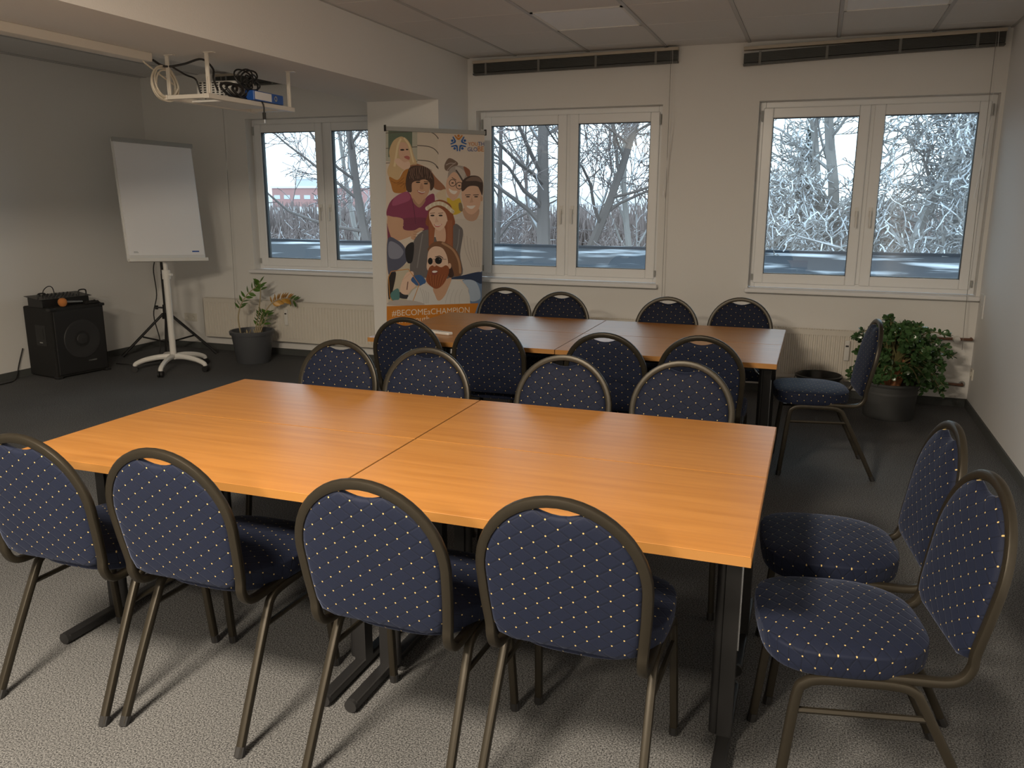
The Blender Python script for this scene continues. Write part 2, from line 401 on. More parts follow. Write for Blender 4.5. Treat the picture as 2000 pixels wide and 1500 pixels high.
# ================================================================== FURNITURE
# ---- chair
def chair_proto():
    t = thing('banquet_chair', 'navy dotted banquet chair', 'chair')
    # hoop: path in (x, y, z); leaning back plane  y = yb(z)
    def yb(z): return -.195-(z-.47)*.185
    half = []
    base = [(.188, .10, .418), (.188, -.06, .416), (.189, -.145, .417), (.190, -.182, .432), (.191, -.199, .465), (.193, yb(.50), .50), (.200, yb(.58), .58), (.204, yb(.66), .66)]
    half = spline(base, 4)
    top = []
    zc, rx, rz_ = .66, .204, .203
    for i in range(1, 24):
        a = pi*i/24; z = zc+rz_*sin(a); top.append((rx*cos(a), yb(z), z))
    path = half+top+[(-x, y, z) for x, y, z in reversed(half)]
    MB().tube(path, .0115, 12, rz=.0135, sq=.6).build('back_frame', 'bronze', t, smooth=True)
    # back pad: outline inside hoop, dip for the hand hole
    out = []
    out += [(.135, .462), (.172, .475), (.184, .51), (.190, .58), (.1935, .66)]
    for i in range(1, 28):
        a = pi*i/28; x = .1935*cos(a); z = zc+.193*sin(a)
        dip = .026*max(0, 1-(abs(x)/.062)**2)
        out.append((x, z-dip))
    out += [(-x, z) for x, z in [(.1935, .66), (.190, .58), (.184, .51), (.172, .475), (.135, .462)]]
    n = len(out); cxz = (0, .65); V = []; F = []; UV = []
    rings = [1, .985, .94, .85, .65, .35]; th = [0, .012, .018, .022, .026, .027]
    for side in (-1, 1):
        o0 = len(V)
        for s, h in zip(rings, th):
            for x, z in out:
                X = cxz[0]+(x-cxz[0])*s; Z = cxz[1]+(z-cxz[1])*s
                hh = h if side > 0 else h*.55
                V.append((X, yb(Z)+side*hh, Z)); UV.append((X, Z))
        c = len(V); V.append((0, yb(cxz[1])+side*(.027 if side > 0 else .015), cxz[1])); UV.append(cxz)
        for r in range(len(rings)-1):
            for i in range(n): F.append((o0+r*n+i, o0+r*n+(i+1) % n, o0+(r+1)*n+(i+1) % n, o0+(r+1)*n+i))
        for i in range(n): F.append((o0+5*n+i, o0+5*n+(i+1) % n, c))
    # weld rim
    me_build_uv(t, 'backrest', V, F, UV, 'fabric')
    # seat pad
    ol = []
    def sup(a):
        ca, sa = cos(a), sin(a); ex = 2/3.4
        x = .213*math.copysign(abs(ca)**ex, ca); y = .202*math.copysign(abs(sa)**ex, sa)
        if y < 0: x *= 1-.16*(y/.202)**2
        return x, y+.062
    n = 48; ol = [sup(2*pi*i/n) for i in range(n)]
    prof = [(.55, .412), (.955, .412), (.982, .418), (.995, .434), (1.0, .455), (.998, .467), (1.0, .470), (.992, .4745), (.975, .476), (.93, .481), (.82, .487), (.6, .493), (.3, .496)]
    V = []; F = []; UV = []
    for s, z in prof:
        for x, y in ol:
            X = x*s; Y = .062+(y-.062)*s; V.append((X, Y, z)); d = max(0, .47-z)
            q = sqrt(X*X+(Y-.062)**2) or 1; UV.append((X+X/q*d, Y+(Y-.062)/q*d))
    c = len(V); V.append((0, .062, .4965)); UV.append((0, .062))
    for r in range(len(prof)-1):
        for i in range(n): F.append((r*n+i, r*n+(i+1) % n, (r+1)*n+(i+1) % n, (r+1)*n+i))
    for i in range(n): F.append(((len(prof)-1)*n+i, (len(prof)-1)*n+(i+1) % n, c))
    F.append(tuple(range(n))[::-1])
    me_build_uv(t, 'seat', V, F, UV, 'fabric')
    # side legs
    for s in (-1, 1):
        fl = spline([(s*.196, .06, .402), (s*.197, .135, .401), (s*.198, .172, .388), (s*.199, .190, .352), (s*.205, .210, .16), (s*.209, .226, 0.008)], 5)
        rl = spline([(s*.196, .06, .402), (s*.196, -.035, .401), (s*.197, -.078, .388), (s*.198, -.103, .350), (s*.202, -.185, .19), (s*.206, -.274, 0.008)], 5)
        for pth in (fl, rl):
            lg = MB().tube(pth, .0125, 12, rz=.0115, sq=.6).build('leg', 'bronze', t, smooth=True)
            e = Vector(pth[-1]); d = (e-Vector(pth[-2])).normalized()
            MB().tube([e-d*.02, e+d*.008], .0145, 8).build('foot_cap', 'blackp', lg, smooth=True)
        MB().tube([(s*.2, .197, .315), (s*.199, -.118, .320)], .008, 6).build('stretcher', 'bronze', t, smooth=True)
    MB().tube([(-.197, .15, .402), (.197, .15, .402)], .010, 6).tube([(-.197, -.05, .402), (.197, -.05, .402)], .010, 6).build('seat_rail', 'bronze', t, smooth=True)
    return t
def me_build_uv(t, name, V, F, UV, mat):
    me = bpy.data.meshes.new(name); me.from_pydata(V, [], F); me.update()
    lay = me.uv_layers.new(name='UVMap')
    for lp in me.loops: lay.data[lp.index].uv = UV[lp.vertex_index]
    bm = bmesh.new(); bm.from_mesh(me); bmesh.ops.remove_doubles(bm, verts=bm.verts, dist=1e-5); bmesh.ops.recalc_face_normals(bm, faces=bm.faces); bm.to_mesh(me); bm.free()
    for p in me.polygons: p.use_smooth = True
    me.materials.append(MT[mat]); o = bpy.data.objects.new(name, me); COL.objects.link(o); o.parent = t
    return o
proto = chair_proto(); first = [True]
def chair(x, y, rz, label, group):
    """x, y = floor point under the top of the back"""
    if first[0]: o = proto; first[0] = False
    else: o = copy_tree(proto)
    o.rotation_euler = (0, 0, rz)
    off = Matrix.Rotation(rz, 3, 'Z') @ Vector((0, .272, 0))
    o.location = (x+off.x, y+off.y, 0); o['label'] = label; o['group'] = group
    return o
ordn = ['farthest from the two end chairs', 'third from the two end chairs', 'second from the two end chairs', 'next to the two end chairs']
for i, (x, y, a) in enumerate([(-3.235, -5.215, 1), (-2.766, -5.19, 0), (-2.128, -5.215, -1), (-1.652, -5.165, -1)]):
    chair(x, y, radians(a), 'navy dotted chair on the front table\'s windowless side, %s' % ordn[i], 'chairs with their backs to the room at the front table')
for i, (x, y, a) in enumerate([(-3.227, -3.50, 179), (-2.746, -3.545, 180), (-2.122, -3.50, 180), (-1.625, -3.45, 180)]):
    chair(x, y, radians(a), 'navy dotted chair on the front table\'s window side, %s' % ordn[i], 'chairs on the window side of the front table')
ordb = ['closest to the roll-up banner', 'second from the roll-up banner', 'third from the roll-up banner', 'closest to the lone end chair']
for i, (x, y, a) in enumerate([(-3.285, -2.74, 2), (-2.80, -2.72, 2), (-2.11, -2.865, 0), (-1.644, -2.787, 0)]):
    chair(x, y, radians(a), 'dark dotted chair facing the windows at the back table, %s' % ordb[i], 'chairs facing the windows at the back table')
for i, (x, y, a) in enumerate([(-3.315, -1.03, 180), (-2.836, -1.165, 180), (-2.07, -1.20, 180), (-1.597, -1.07, 180)]):
    chair(x, y, radians(a), 'dark dotted chair between back table and windows, %s' % ordb[i], 'chairs between the back table and the windows')
chair(-.790, -1.862, radians(90+7.5), 'navy dotted chair standing at the end of the back table by the jade plant', 'chairs at the table ends')
chair(-.717, -4.15, radians(90+7), 'dotted chair at the end of the front table, on the window side of its twin', 'chairs at the table ends')
chair(-.697, -4.64, radians(90+10.5), 'dotted chair at the end of the front table, on the windowless side of its twin', 'chairs at the table ends')

# ---- folding tables
TW, TD, TZ = 1.18, .605, .705
def table_proto(legx):
    t = thing('folding_table', 'table', 'table')
    MB().box(-TW/2+.002, TW/2-.002, -TD/2+.0015, TD/2-.0015, TZ-.0015, TZ).box(-TW/2+.001, TW/2-.001, -TD/2+.001, TD/2-.001, TZ-.026, TZ-.0015).build('tabletop', 'wood', t, bevel=.0012, seg=1)
    eb = MB()
    eb.box(-TW/2, TW/2, -TD/2, -TD/2+.0012, TZ-.026, TZ-.001).box(-TW/2, TW/2, TD/2-.0012, TD/2, TZ-.026, TZ-.001).box(-TW/2, -TW/2+.0012, -TD/2, TD/2, TZ-.026, TZ-.001).box(TW/2-.0012, TW/2, -TD/2, TD/2, TZ-.026, TZ-.001)
    eb.build('edge_band', 'btop', t)
    for s, lx in legx:
        lg = MB().box(lx-.020, lx+.020, -.038, .010, .03, TZ-.07).tube([(lx-s*.028, -.015, .035), (lx-s*.028, -.015, TZ-.05)], .017, 12).build('leg', 'black', t, smooth=True)
        MB().box(lx-.050 if s > 0 else lx-.040, lx+.040 if s > 0 else lx+.050, -.045, .045, TZ-.085, TZ-.026).tube([(lx-.02, -.045, TZ-.058), (lx-.02, -.062, TZ-.058)], .016, 12).build('bracket', 'black', lg, bevel=.004)
        MB().box(lx-.02, lx+.02, -.255, .255, .008, .036).build('foot', 'black', lg, bevel=.006)
        for q in (-1, 1): MB().tube([(lx, q*.262, .021), (lx, q*.248, .021)], .021, 10).build('foot_cap', 'blackp', lg, smooth=True)
        MB().tube([(lx-s*.01, .0, .54), (lx-s*.13, .0, TZ-.03)], .006, 6).box(lx+.018, lx+.024, -.02, .0, .30, .56).build('brace', 'chrome', lg, smooth=True)
    MB().box(-TW/2+.12, TW/2-.12, -.20, -.18, TZ-.056, TZ-.026).box(-TW/2+.12, TW/2-.12, .18, .20, TZ-.056, TZ-.026).build('rail', 'black', t)
    return t
pL = table_proto([(-1, -TW/2+.085), (1, TW/2-.045)]); pR = table_proto([(-1, -TW/2+.045), (1, TW/2-.055)])
usedt = set()
def table(pr, x, y, label):
    if pr.name in usedt: o = copy_tree(pr)
    else: o = pr; usedt.add(pr.name)
    o.location = (x, y, 0); o['label'] = label; o['group'] = 'beech-look folding tables'
jx, jy = -2.42, -4.345
gap = .0015
for (gx_, gy_, nm, enda, endb) in ((-2.42, -4.345, 'front', 'away from the end chairs', 'beside the two end chairs'), (-2.475, -1.90, 'back', 'by the roll-up banner', 'beside the lone end chair')):
    for sx, pr in ((-1, pL), (1, pR)):
        for sy in (-1, 1):
            lab = 'orange beech folding table of the %s block, %s half, %s' % (nm, 'window-side' if sy > 0 else 'windowless', enda if sx < 0 else endb)
            table(pr, gx_+sx*(TW/2+gap), gy_+sy*(TD/2+gap), lab)

# ---- remote on the back table
t = thing('remote_control', 'white remote control lying on the back table', 'remote', (-3.30, -2.235, TZ), radians(-18))
MB().box(-.088, .088, -.022, .022, 0, .018).build('body', 'plastic', t, bevel=.006)
m = MB()
for i in range(4):
    for j in range(2): m.lathe([(.005, 0), (.005, .0015)], 8, (-.05+i*.025, -.008+j*.016, .0175), capt=True)
m.build('buttons', 'greyp', t)

# ---- radiators
def radiator(x0, x1, label, hx):
    t = thing('radiator', label, 'radiator', (x0, -.03, .15)); L = x1-x0; Hh = .385
    V = []; F = []; n = int(L/.0333); 
    prof = []
    for i in range(n):
        a = .02+(L-.04)*i/n; p = (L-.04)/n
        prof += [(a, -.070), (a+p*.30, -.070), (a+p*.42, -.062), (a+p*.78, -.062), (a+p*.90, -.070)]
    prof.append((L-.02, -.070))
    pm = MB()
    for x, y in prof: V.append((x, y, .03)); V.append((x, y, Hh-.035))
    for i in range(len(prof)-1): F.append((2*i, 2*i+2, 2*i+3, 2*i+1))
    pm.add(V, F)
    pm.box(0, L, -.071, -.066, 0, .03).box(0, L, -.071, -.066, Hh-.035, Hh).box(0, .02, -.071, -.066, .03, Hh-.035).box(L-.02, L, -.071, -.066, .03, Hh-.035)
    pm.build('front_panel', 'cream', t)
    MB().box(0, L, -.02, -.012, 0, Hh).build('rear_panel', 'cream', t)
    MB().box(-.002, .004, -.071, -.008, 0, Hh).build('side_panel', 'cream', t); MB().box(L-.004, L+.002, -.071, -.008, 0, Hh).build('side_panel', 'cream', t)
    g = MB(); g.box(0, L, -.071, -.062, Hh, Hh+.006).box(0, L, -.016, -.008, Hh, Hh+.006)
    k = int(L/.02)
    for i in range(k): g.box(L*i/k, L*i/k+.009, -.062, -.016, Hh, Hh+.005)
    g.build('top_grille', 'cream', t)
    MB().box(.2, .24, -.012, .0299, .1, .3).box(L-.24, L-.2, -.012, .0299, .1, .3).build('wall_bracket', 'cream', t)
    hm = MB().box(hx-x0-.019, hx-x0+.019, -.088, -.069, .165, .32).build('heat_meter', 'plastic', t, bevel=.005)
    MB().box(hx-x0-.011, hx-x0+.011, -.0895, -.087, .272, .284).build('display', 'gasket', hm)
    return t
radiator(-6.92, -4.80, 'cream panel radiator under the window beside the flip chart', -5.93)
radiator(-3.75, -2.33, 'cream panel radiator behind the roll-up banner and back-row chairs', -3.1)
r3 = radiator(-1.70, -.30, 'cream panel radiator behind the jade plant and lone end chair', -.87)
# valve and pipes
t = thing('radiator_valve', 'white thermostat head with copper pipe by the corner above the jade plant', 'valve', (0, 0, 0))
MB().tube([(-.128, -.055, .519), (-.128, -.105, .519)], [.026, .023], 16).build('thermostat_head', 'plastic', t, smooth=True)
MB().tube([(-.30, -.055, .515), (-.128, -.055, .519), (-.022, -.05, .519), (-.022, .005, .519)], .011, 8).build('pipe', 'copper', t, smooth=True)
t = thing('return_pipe', 'short copper return pipe low in the corner behind the jade plant', 'pipe', (0, 0, 0))
MB().tube([(-.30, -.055, .18), (-.045, -.05, .175), (-.045, .005, .175)], .011, 8).build('pipe_run', 'copper', t, smooth=True)
MB().lathe([(.022, 0), (.022, .004)], 16, (0, 0, 0)).build('collar', 'greyp', t).matrix_local = Matrix.Translation((-.045, -.001, .175)) @ Matrix.Rotation(pi/2, 4, 'X')

# ---- sockets / wall plate
def socket(name, label, mtx, w, n):
    t = thing(name, label, 'socket'); t.matrix_world = mtx
    MB().box(-w/2, w/2, -.010, 0, -.041, .041).build('cover_plate', 'outlet', t, bevel=.003)
    for i in range(n):
        cx = (i-(n-1)/2)*.071
        q = MB().lathe([(.020, 0), (.020, .014), (.0, .006)], 20, capb=False).build('socket_well', 'outlet', t, smooth=True)
        q.matrix_local = Matrix.Translation((cx, -.0005, 0)) @ Matrix.Rotation(pi/2, 4, 'X')
        for s in (-1, 1):
            h = MB().lathe([(.003, 0), (.003, .002)], 8, capt=True).build('pin_hole', 'gasket', t); h.matrix_local = Matrix.Translation((cx+s*.0095, -.0085, 0)) @ Matrix.Rotation(pi/2, 4, 'X')
    return t
socket('wall_socket', 'cream double socket on the wall behind the tripod stand', Matrix.Translation((-7.17, -.0, .318)), .152, 2)
RZ = Matrix.Rotation(-pi/2, 4, 'Z')
socket('wall_socket', 'cream socket low on the right-hand wall by the jade plant', Matrix.Translation((0, -.10, .27)) @ RZ, .082, 1)
t = thing('wall_plate', 'flat white cover plate on the right-hand wall beside the window sill', 'cover plate', (0, -.15, .78), -pi/2)
MB().box(-.07, .07, -.008, 0, -.085, .085).build('plate', 'wallr', t, bevel=.002)
MB().tube([(.03, -.008, 0), (.03, -.014, 0)], .005, 8).build('knob', 'plastic', t)

# ---- blinds
def blind(x0, x1, z0, z1, label, sag=0, cordx=None):
    t = thing('venetian_blind', label, 'blind', (x0, -.045, z0)); L = x1-x0; sl = (z1-z0)/L
    def zz(x): return sl*x
    nseg = 12
    bow = lambda x: -sag*(1-x/L)**2
    def strip(a, b, y0, y1, x0_=0, x1_=L, bowed=False, n=nseg):
        V = []; F = []
        for i in range(n+1):
            x = x0_+(x1_-x0_)*i/n; q = zz(x)+(bow(x) if bowed else 0)
            V += [(x, y0, q+a), (x, y1, q+a), (x, y1, q+b), (x, y0, q+b)]
        for i in range(n):
            for k in range(4): F.append((4*i+k, 4*i+(k+1) % 4, 4*i+4+(k+1) % 4, 4*i+4+k))
        F += [(0, 1, 2, 3), (4*n, 4*n+3, 4*n+2, 4*n+1)]
        return V, F
    h = MB(); h.add(*strip(-.022, 0, -.028, .028)); h.build('head_rail', 'rail', t)
    for i in range(13):
        a = -.030-i*.0052
        q = MB(); q.add(*strip(a, a+.0035, -.026, .026, .004, L-.004, bowed=True)); q.build('slat', 'blind', t)
    q = MB(); q.add(*strip(-.112, -.098, -.027, .027, 0.002, L-.002, bowed=True)); q.build('bottom_rail', 'blind', t)
    for fr in (.07, .34, .62, .90):
        x = fr*L; z = zz(x)+bow(x); MB().box(x-.009, x+.009, -.030, -.027, z-.113, z-.02).build('ladder_tape', 'tape', t)
    if cordx is not None:
        x = cordx-x0
        zl = .45-z0
        MB().tube(spline([(x, -.03, zz(x)-.02), (x+.006, -.035, -1.0), (x+.012, -.055, -1.8), (x+.02, -.075, zl)], 6), .0018, 5).build('pull_cord', 'cord', t)
        MB().tube([(x+.012, -.034, zz(x)-.02), (x+.03, -.034, -.55)], .0012, 5).tube([(x+.03, -.034, -.55), (x-.012, -.036, -1.06)], .0035, 6).tube([(x-.012, -.036, -1.06), (x-.013, -.036, -1.10)], .0065, 8).build('wand', 'wand', t, smooth=True)
    return t
blind(-6.60, -4.72, 2.655, 2.655, 'dark raised venetian blind over the window by the flip chart', cordx=-6.53)
blind(-3.97, -2.262, 2.642, 2.660, 'dark raised venetian blind hanging level over the middle window', cordx=-2.315)
blind(-1.775, -.047, 2.632, 2.662, 'dark raised venetian blind sagging at one end beside the right-hand wall', sag=.02, cordx=-.11)

# ---- projector shelf under the beam
SZ = 2.062
t = thing('projector_shelf', 'white hanging projector shelf bolted under the ceiling beam', 'shelf', (-4.44, -2.60, SZ))
m = MB()
fr = MB().box(.115, .150, -.40, .40, -.012, .014)
fr.build('front_rail', 'cream', t, bevel=.003); MB().box(-.165, -.13, -.40, .40, -.012, .014).build('rear_rail', 'cream', t, bevel=.003)
MB().box(-.129, .114, -.398, -.366, -.010, .012).build('end_rail', 'cream', t, bevel=.003); MB().box(-.129, .114, .33, .365, -.010, .012).build('end_rail', 'cream', t, bevel=.003)
MB().box(-.13, .115, -.20, .20, -.006, .004).build('shelf_board', 'white', t)
for (hx, hy) in ((.135, -.375), (.135, .365), (-.135, -.37), (-.135, .365)):
    hg = MB().box(hx-.011, hx+.011, hy-.004, hy+.004, -.005, ZB-SZ).box(hx-.004, hx+.004, hy-.011, hy+.011, -.005, .10).build('hanger', 'cream', t)
    MB().box(hx-.011, hx+.05, hy-.012, hy+.012, ZB-SZ-.004, ZB-SZ).build('ceiling_foot', 'cream', hg)
t = thing('projector', 'white projector with vent slots lying on the hanging shelf', 'projector', (-4.495, -2.56, SZ+.016), radians(10))
MB().box(-.13, .13, -.16, .16, 0, .105).build('body', 'plastic', t, bevel=.028, seg=4)
m = MB()
for i in range(5):
    for j in range(4): m.box(.1295, .1315, -.125+j*.032, -.107+j*.032, .025+i*.013, .032+i*.013)
m.build('vent_slots', 'greyp', t)
m = MB()
for i in range(6):
    for j in range(7): m.box(-.10+j*.026, -.086+j*.026, -.1612, -.159, .022+i*.013, .029+i*.013)
m.build('vent_slots', 'gasket', t)
MB().lathe([(.042, 0), (.042, .02), (.036, .03), (.02, .026)], 20, capb=False).build('lens', 'blackp', t, smooth=True).matrix_local = Matrix.Translation((0.06, .155, .055)) @ Matrix.Rotation(-pi/2, 4, 'X')
t = thing('binder_box', 'blue box file with pale spine label on the projector shelf', 'box file', (-4.312, -2.47, SZ+.016), radians(3))
MB().box(-.03, .03, -.16, .15, 0, .055).build('body', 'blue', t, bevel=.004)
MB().box(.0295, .0312, -.15, .02, .006, .05).build('spine_label', 'paper', t)
MB().lathe([(.016, 0), (.016, .003), (.008, .003), (.008, 0)], 16, capb=False).build('finger_ring', 'chrome', t).matrix_local = Matrix.Translation((.030, .062, .028)) @ Matrix.Rotation(pi/2, 4, 'Y')
random.seed(4)
P = []
for i in range(70):
    a = i*.62; rr = .055+.03*sin(i*.37)
    P.append((-4.325+.02*sin(i*.9), -2.60+rr*cos(a)+.04*sin(i*.21), SZ+.125+rr*.72*sin(a)))
P += [(-4.30, -2.56, SZ+.05), (-4.285, -2.53, SZ+.0), (-4.283, -2.53, SZ-.05)]
tg = thing('cable_bundle', 'tangled black cable bundle on the projector shelf', 'cable')
MB().tube(spline(P, 3), .0048, 6).build('cable_coils', 'blackp', tg, smooth=True)
MB().tube([(-4.283, -2.53, SZ-.045), (-4.283, -2.53, SZ-.085)], .010, 8).build('plug', 'blackp', tg, smooth=True)
MB().tube([(-4.283, -2.53, SZ-.083), (-4.283, -2.53, SZ-.105)], .007, 8).build('plug_tip', 'chrome', tg)
P = [(-4.32+.012*sin(i), -2.80+.075*cos(i*.5)+i*.004, SZ+.055+.035*sin(i*.5)) for i in range(38)]
tag(MB().tube(spline(P, 3), .008, 6).build('power_cable', 'blackp', smooth=True), 'thick black power cable coiled beside the projector', 'cable')
P = [(-4.60, -3.05, ZB-.035), (-4.58, -2.98, ZB-.06), (-4.50, -2.93, ZB-.045), (-4.40, -2.90, ZB-.02), (-4.345, -2.88, ZB-.07), (-4.33, -2.90, SZ+.10), (-4.33, -2.87, SZ+.04)]
tag(MB().tube(spline(P, 6), .006, 6).build('black_cable', 'blackp', smooth=True), 'black cable looping from the ceiling duct to the projector', 'cable')
P = [(-4.56, -2.965, ZB-.055), (-4.52, -2.90, SZ+.13), (-4.50, -2.84, SZ+.11), (-4.49, -2.82, SZ+.04), (-4.47, -2.80, SZ+.01)]
tag(MB().tube(spline(P, 6), .005, 6).build('thin_black_cable', 'blackp', smooth=True), 'thin black cable dropping onto the left end of the projector shelf', 'cable')
P = []
for i in range(90):
    a = i*.35; q = .090+.012*sin(i*.21); P.append((-4.60+.012*sin(i*.3)+.0002*i, -2.985+q*cos(a)+.012*sin(i*.05), SZ+.075+q*.92*sin(a)))
P = [(-4.63, -3.08, ZB-.04), (-4.62, -3.09, SZ+.17)]+P
tag(MB().tube(spline(P, 2), .0048, 6).build('coiled_white_cable', 'beige', smooth=True), 'white cable coiled up at the end of the projector shelf', 'cable')
struct(MB().box(-4.68, -4.60, -8.5, -3.05, ZB-.045, ZB).build('trim_1', 'cream', bevel=.004))

# ---- flip chart
t = thing('flip_chart', 'white mobile flip chart with blank paper on a five-star castor base', 'flip chart', (-6.535, -.987, 0), 0)
for k in range(5):
    a = radians(-68+72*k); dx, dy = cos(a), sin(a)
    P = spline([(dx*.03, dy*.03, .125), (dx*.12, dy*.12, .125), (dx*.24, dy*.24, .105), (dx*.315, dy*.315, .075), (dx*.325, dy*.325, .055)], 4)
    lg = MB().tube(P, [.026-.008*i/(len(P)-1) for i in range(len(P))], 8, rz=.020).build('base_arm', 'white', t, smooth=True)
    cw = MB(); px, py = -dy, dx
    for s in (-1, 1):
        c = Vector((dx*.33+px*s*.014, dy*.33+py*s*.014, .027)); cw.tube([c-Vector((px, py, 0))*.009, c+Vector((px, py, 0))*.009], .027, 14)
    cw.tube([(dx*.328, dy*.328, .03), (dx*.328, dy*.328, .062)], .011, 8)
    cw.build('castor', 'blackp', lg, smooth=True)
MB().tube([(0, 0, .10), (0, 0, .86)], .028, 16).build('column', 'white', t, smooth=True)
MB().tube([(0, 0, .82), (0, 0, .90)], .036, 16).tube([(0.03, 0, .86), (.065, 0, .86)], .012, 8).build('clamp_collar', 'white', t, smooth=True)
MB().tube([(0, 0, .85), (-.015, 0.005, 1.12)], .019, 12).build('inner_post', 'white', t, smooth=True)
yawb, tilt, rollb = 1.192, .189, radians(-2.4)
bd = bpy.data.objects.new('board', None)
nb = Vector((sin(yawb), -cos(yawb), 0)); rb = Vector((cos(yawb), sin(yawb), 0)); ub = Vector((0, 0, 1))*cos(tilt)-nb*sin(tilt); nf = rb.cross(ub)*-1
nf = -(ub.cross(rb)) if (ub.cross(rb)).dot(nb) < 0 else ub.cross(rb)
r2 = rb*cos(rollb)+ub*sin(rollb); u2 = -rb*sin(rollb)+ub*cos(rollb)
BM = Matrix((r2, -nf, u2)).transposed().to_4x4(); BM.translation = Vector((-6.477, -1.01, .985))-Vector((-6.535, -.987, 0))
b0 = MB().box(-.35, .35, 0, .022, 0, 1.03).build('board_panel', 'whiteb', t, bevel=.004); b0.matrix_local = BM
def onboard(o): o.parent = b0; return o
onboard(MB().box(-.338, .338, -.010, -.001, .045, 1.00).build('paper_pad', 'paper'))
onboard(MB().box(-.352, .352, -.030, .0, 1.0, 1.035).tube([(-.352, -.016, 1.018), (.352, -.016, 1.018)], .014, 8).build('clamp_bar', 'greyp', bevel=.003))
onboard(MB().box(-.352, .352, -.045, 0, -.012, .018).build('pen_tray', 'white', bevel=.003))
onboard(MB().box(.225, .29, -.0108, -.0098, .072, .083).build('print_mark', 'blue'))
onboard(MB().box(-.295, -.255, -.0108, -.0098, .066, .071).box(-.295, -.262, -.0108, -.0098, .075, .079).build('print_note', 'greyp'))
MB().box(-.03, .03, .022, .05, .08, .55).build('back_bracket', 'greyp', b0)

# ---- tripod speaker stand
t = thing('speaker_stand', 'black tripod speaker stand in the corner behind the flip chart', 'stand', (-7.10, -.42, 0))
MB().tube([(0, 0, .12), (0, 0, .80)], .0195, 12).build('lower_pole', 'black', t, smooth=True)
MB().tube([(0, 0, .78), (0, 0, 1.12)], .0165, 12).build('upper_pole', 'black', t, smooth=True)
MB().tube([(0, 0, .42), (0, 0, .50)], .030, 12).box(-.03, .03, -.03, .03, .36, .42).build('collar', 'blackp', t, bevel=.004)
MB().tube([(-.02, -.02, .47), (-.055, -.05, .475)], .009, 8).tube([(-.05, -.045, .475), (-.07, -.065, .477)], .02, 8).build('knob', 'blackp', t, smooth=True)
MB().tube([(0, 0, .10), (0, 0, .16)], .026, 10).build('lower_collar', 'blackp', t, smooth=True)
for a in (28, 148+70, 268+40):
    dx, dy = cos(radians(a)), sin(radians(a)); R_ = .44
    if a == 218: R_ = .42
    lg = MB().tube([(dx*.03, dy*.03, .41), (dx*R_, dy*R_, .018)], .0135, 8).build('leg', 'black', t, smooth=True)
    MB().tube([(dx*.02, dy*.02, .13), (dx*R_*.55, dy*R_*.55, .19)], .009, 6).build('brace', 'black', lg, smooth=True)
    MB().tube([(dx*(R_-.03), dy*(R_-.03), .045), (dx*(R_+.01), dy*(R_+.01), .008)], .018, 8).build('foot_cap', 'blackp', lg, smooth=True)
P = [(-7.125, -.44, 1.0), (-7.16, -.47, .85), (-7.15, -.47, .60), (-7.19, -.49, .40), (-7.16, -.47, .15), (-7.13, -.52, .012), (-6.98, -.62, .008), (-7.02, -.74, .008), (-7.15, -.72, .008), (-7.10, -.62, .008), (-6.95, -.70, .008), (-7.05, -.95, .008), (-7.22, -.98, .008)]
tag(MB().tube(spline(P, 6), .0055, 6).build('speaker_cable', 'blackp', smooth=True), 'black cable hanging from the tripod stand onto the carpet', 'cable')

# ---- speaker, mixer, microphone
fl = Vector((-7.150, -1.684, 0)); frr = Vector((-7.073, -1.194, 0)); d = (frr-fl); ang = atan2(d.y, d.x)
t = thing('speaker', 'black bass speaker box on the carpet against the left wall', 'speaker', tuple((fl+frr)/2), ang)   # local x along front, -y is out of the front
WS, DS, HS = .496, .39, .61
MB().box(-WS/2, WS/2, .012, DS, .01, HS).build('cabinet', 'vinyl', t, bevel=.012)
MB().box(-WS/2+.02, WS/2-.02, -.002, .014, .03, HS-.03).build('grille', 'grille', t, bevel=.006)
wf = MB().lathe([(.17, 0), (.165, .006), (.15, .007), (.13, .003), (.05, -.001), (.045, .006), (.0, .010)], 36, capb=False).build('woofer', 'cone', t, smooth=True)
wf.matrix_local = Matrix.Translation((0.01, -.002, .32)) @ Matrix.Rotation(pi/2, 4, 'X')
MB().box(.045, .125, -.005, -.002, .115, .127).build('name_plate', 'chrome', t)
for x in (-WS/2+.02, WS/2-.02):
    for z in (.012, HS-.012): MB().box(x-.026, x+.026, -.004, .05, z-.012, z+.012).build('corner_guard', 'blackp', t, bevel=.005)
hd = MB().box(-WS/2-.004, -WS/2+.002, .10, .24, .28, .46).build('side_handle', 'blackp', t, bevel=.003)
MB().box(-WS/2-.006, -WS/2-.003, .13, .21, .34, .43).build('handle_recess', 'gasket', hd)
MB().box(-WS/2-.006, -WS/2-.004, .15, .19, .305, .313).build('label_strip', 'greyp', hd)
sx = lambda a, b, z: Vector(((fl+frr)/2))+Vector((cos(ang)*a-sin(ang)*b, sin(ang)*a+cos(ang)*b, z))
t = thing('audio_mixer', 'dark grey audio mixer with handles on top of the speaker', 'mixer', tuple(sx(-.035, .20, HS)), ang)
MB().add([(-.215, -.10, 0), (.215, -.10, 0), (.215, .10, 0), (-.215, .10, 0), (-.215, -.10, .062), (.215, -.10, .062), (.215, .10, .085), (-.215, .10, .085)],
         [(3, 2, 1, 0), (4, 5, 6, 7), (0, 1, 5, 4), (1, 2, 6, 5), (2, 3, 7, 6), (3, 0, 4, 7)]).build('case', 'black', t, bevel=.003)
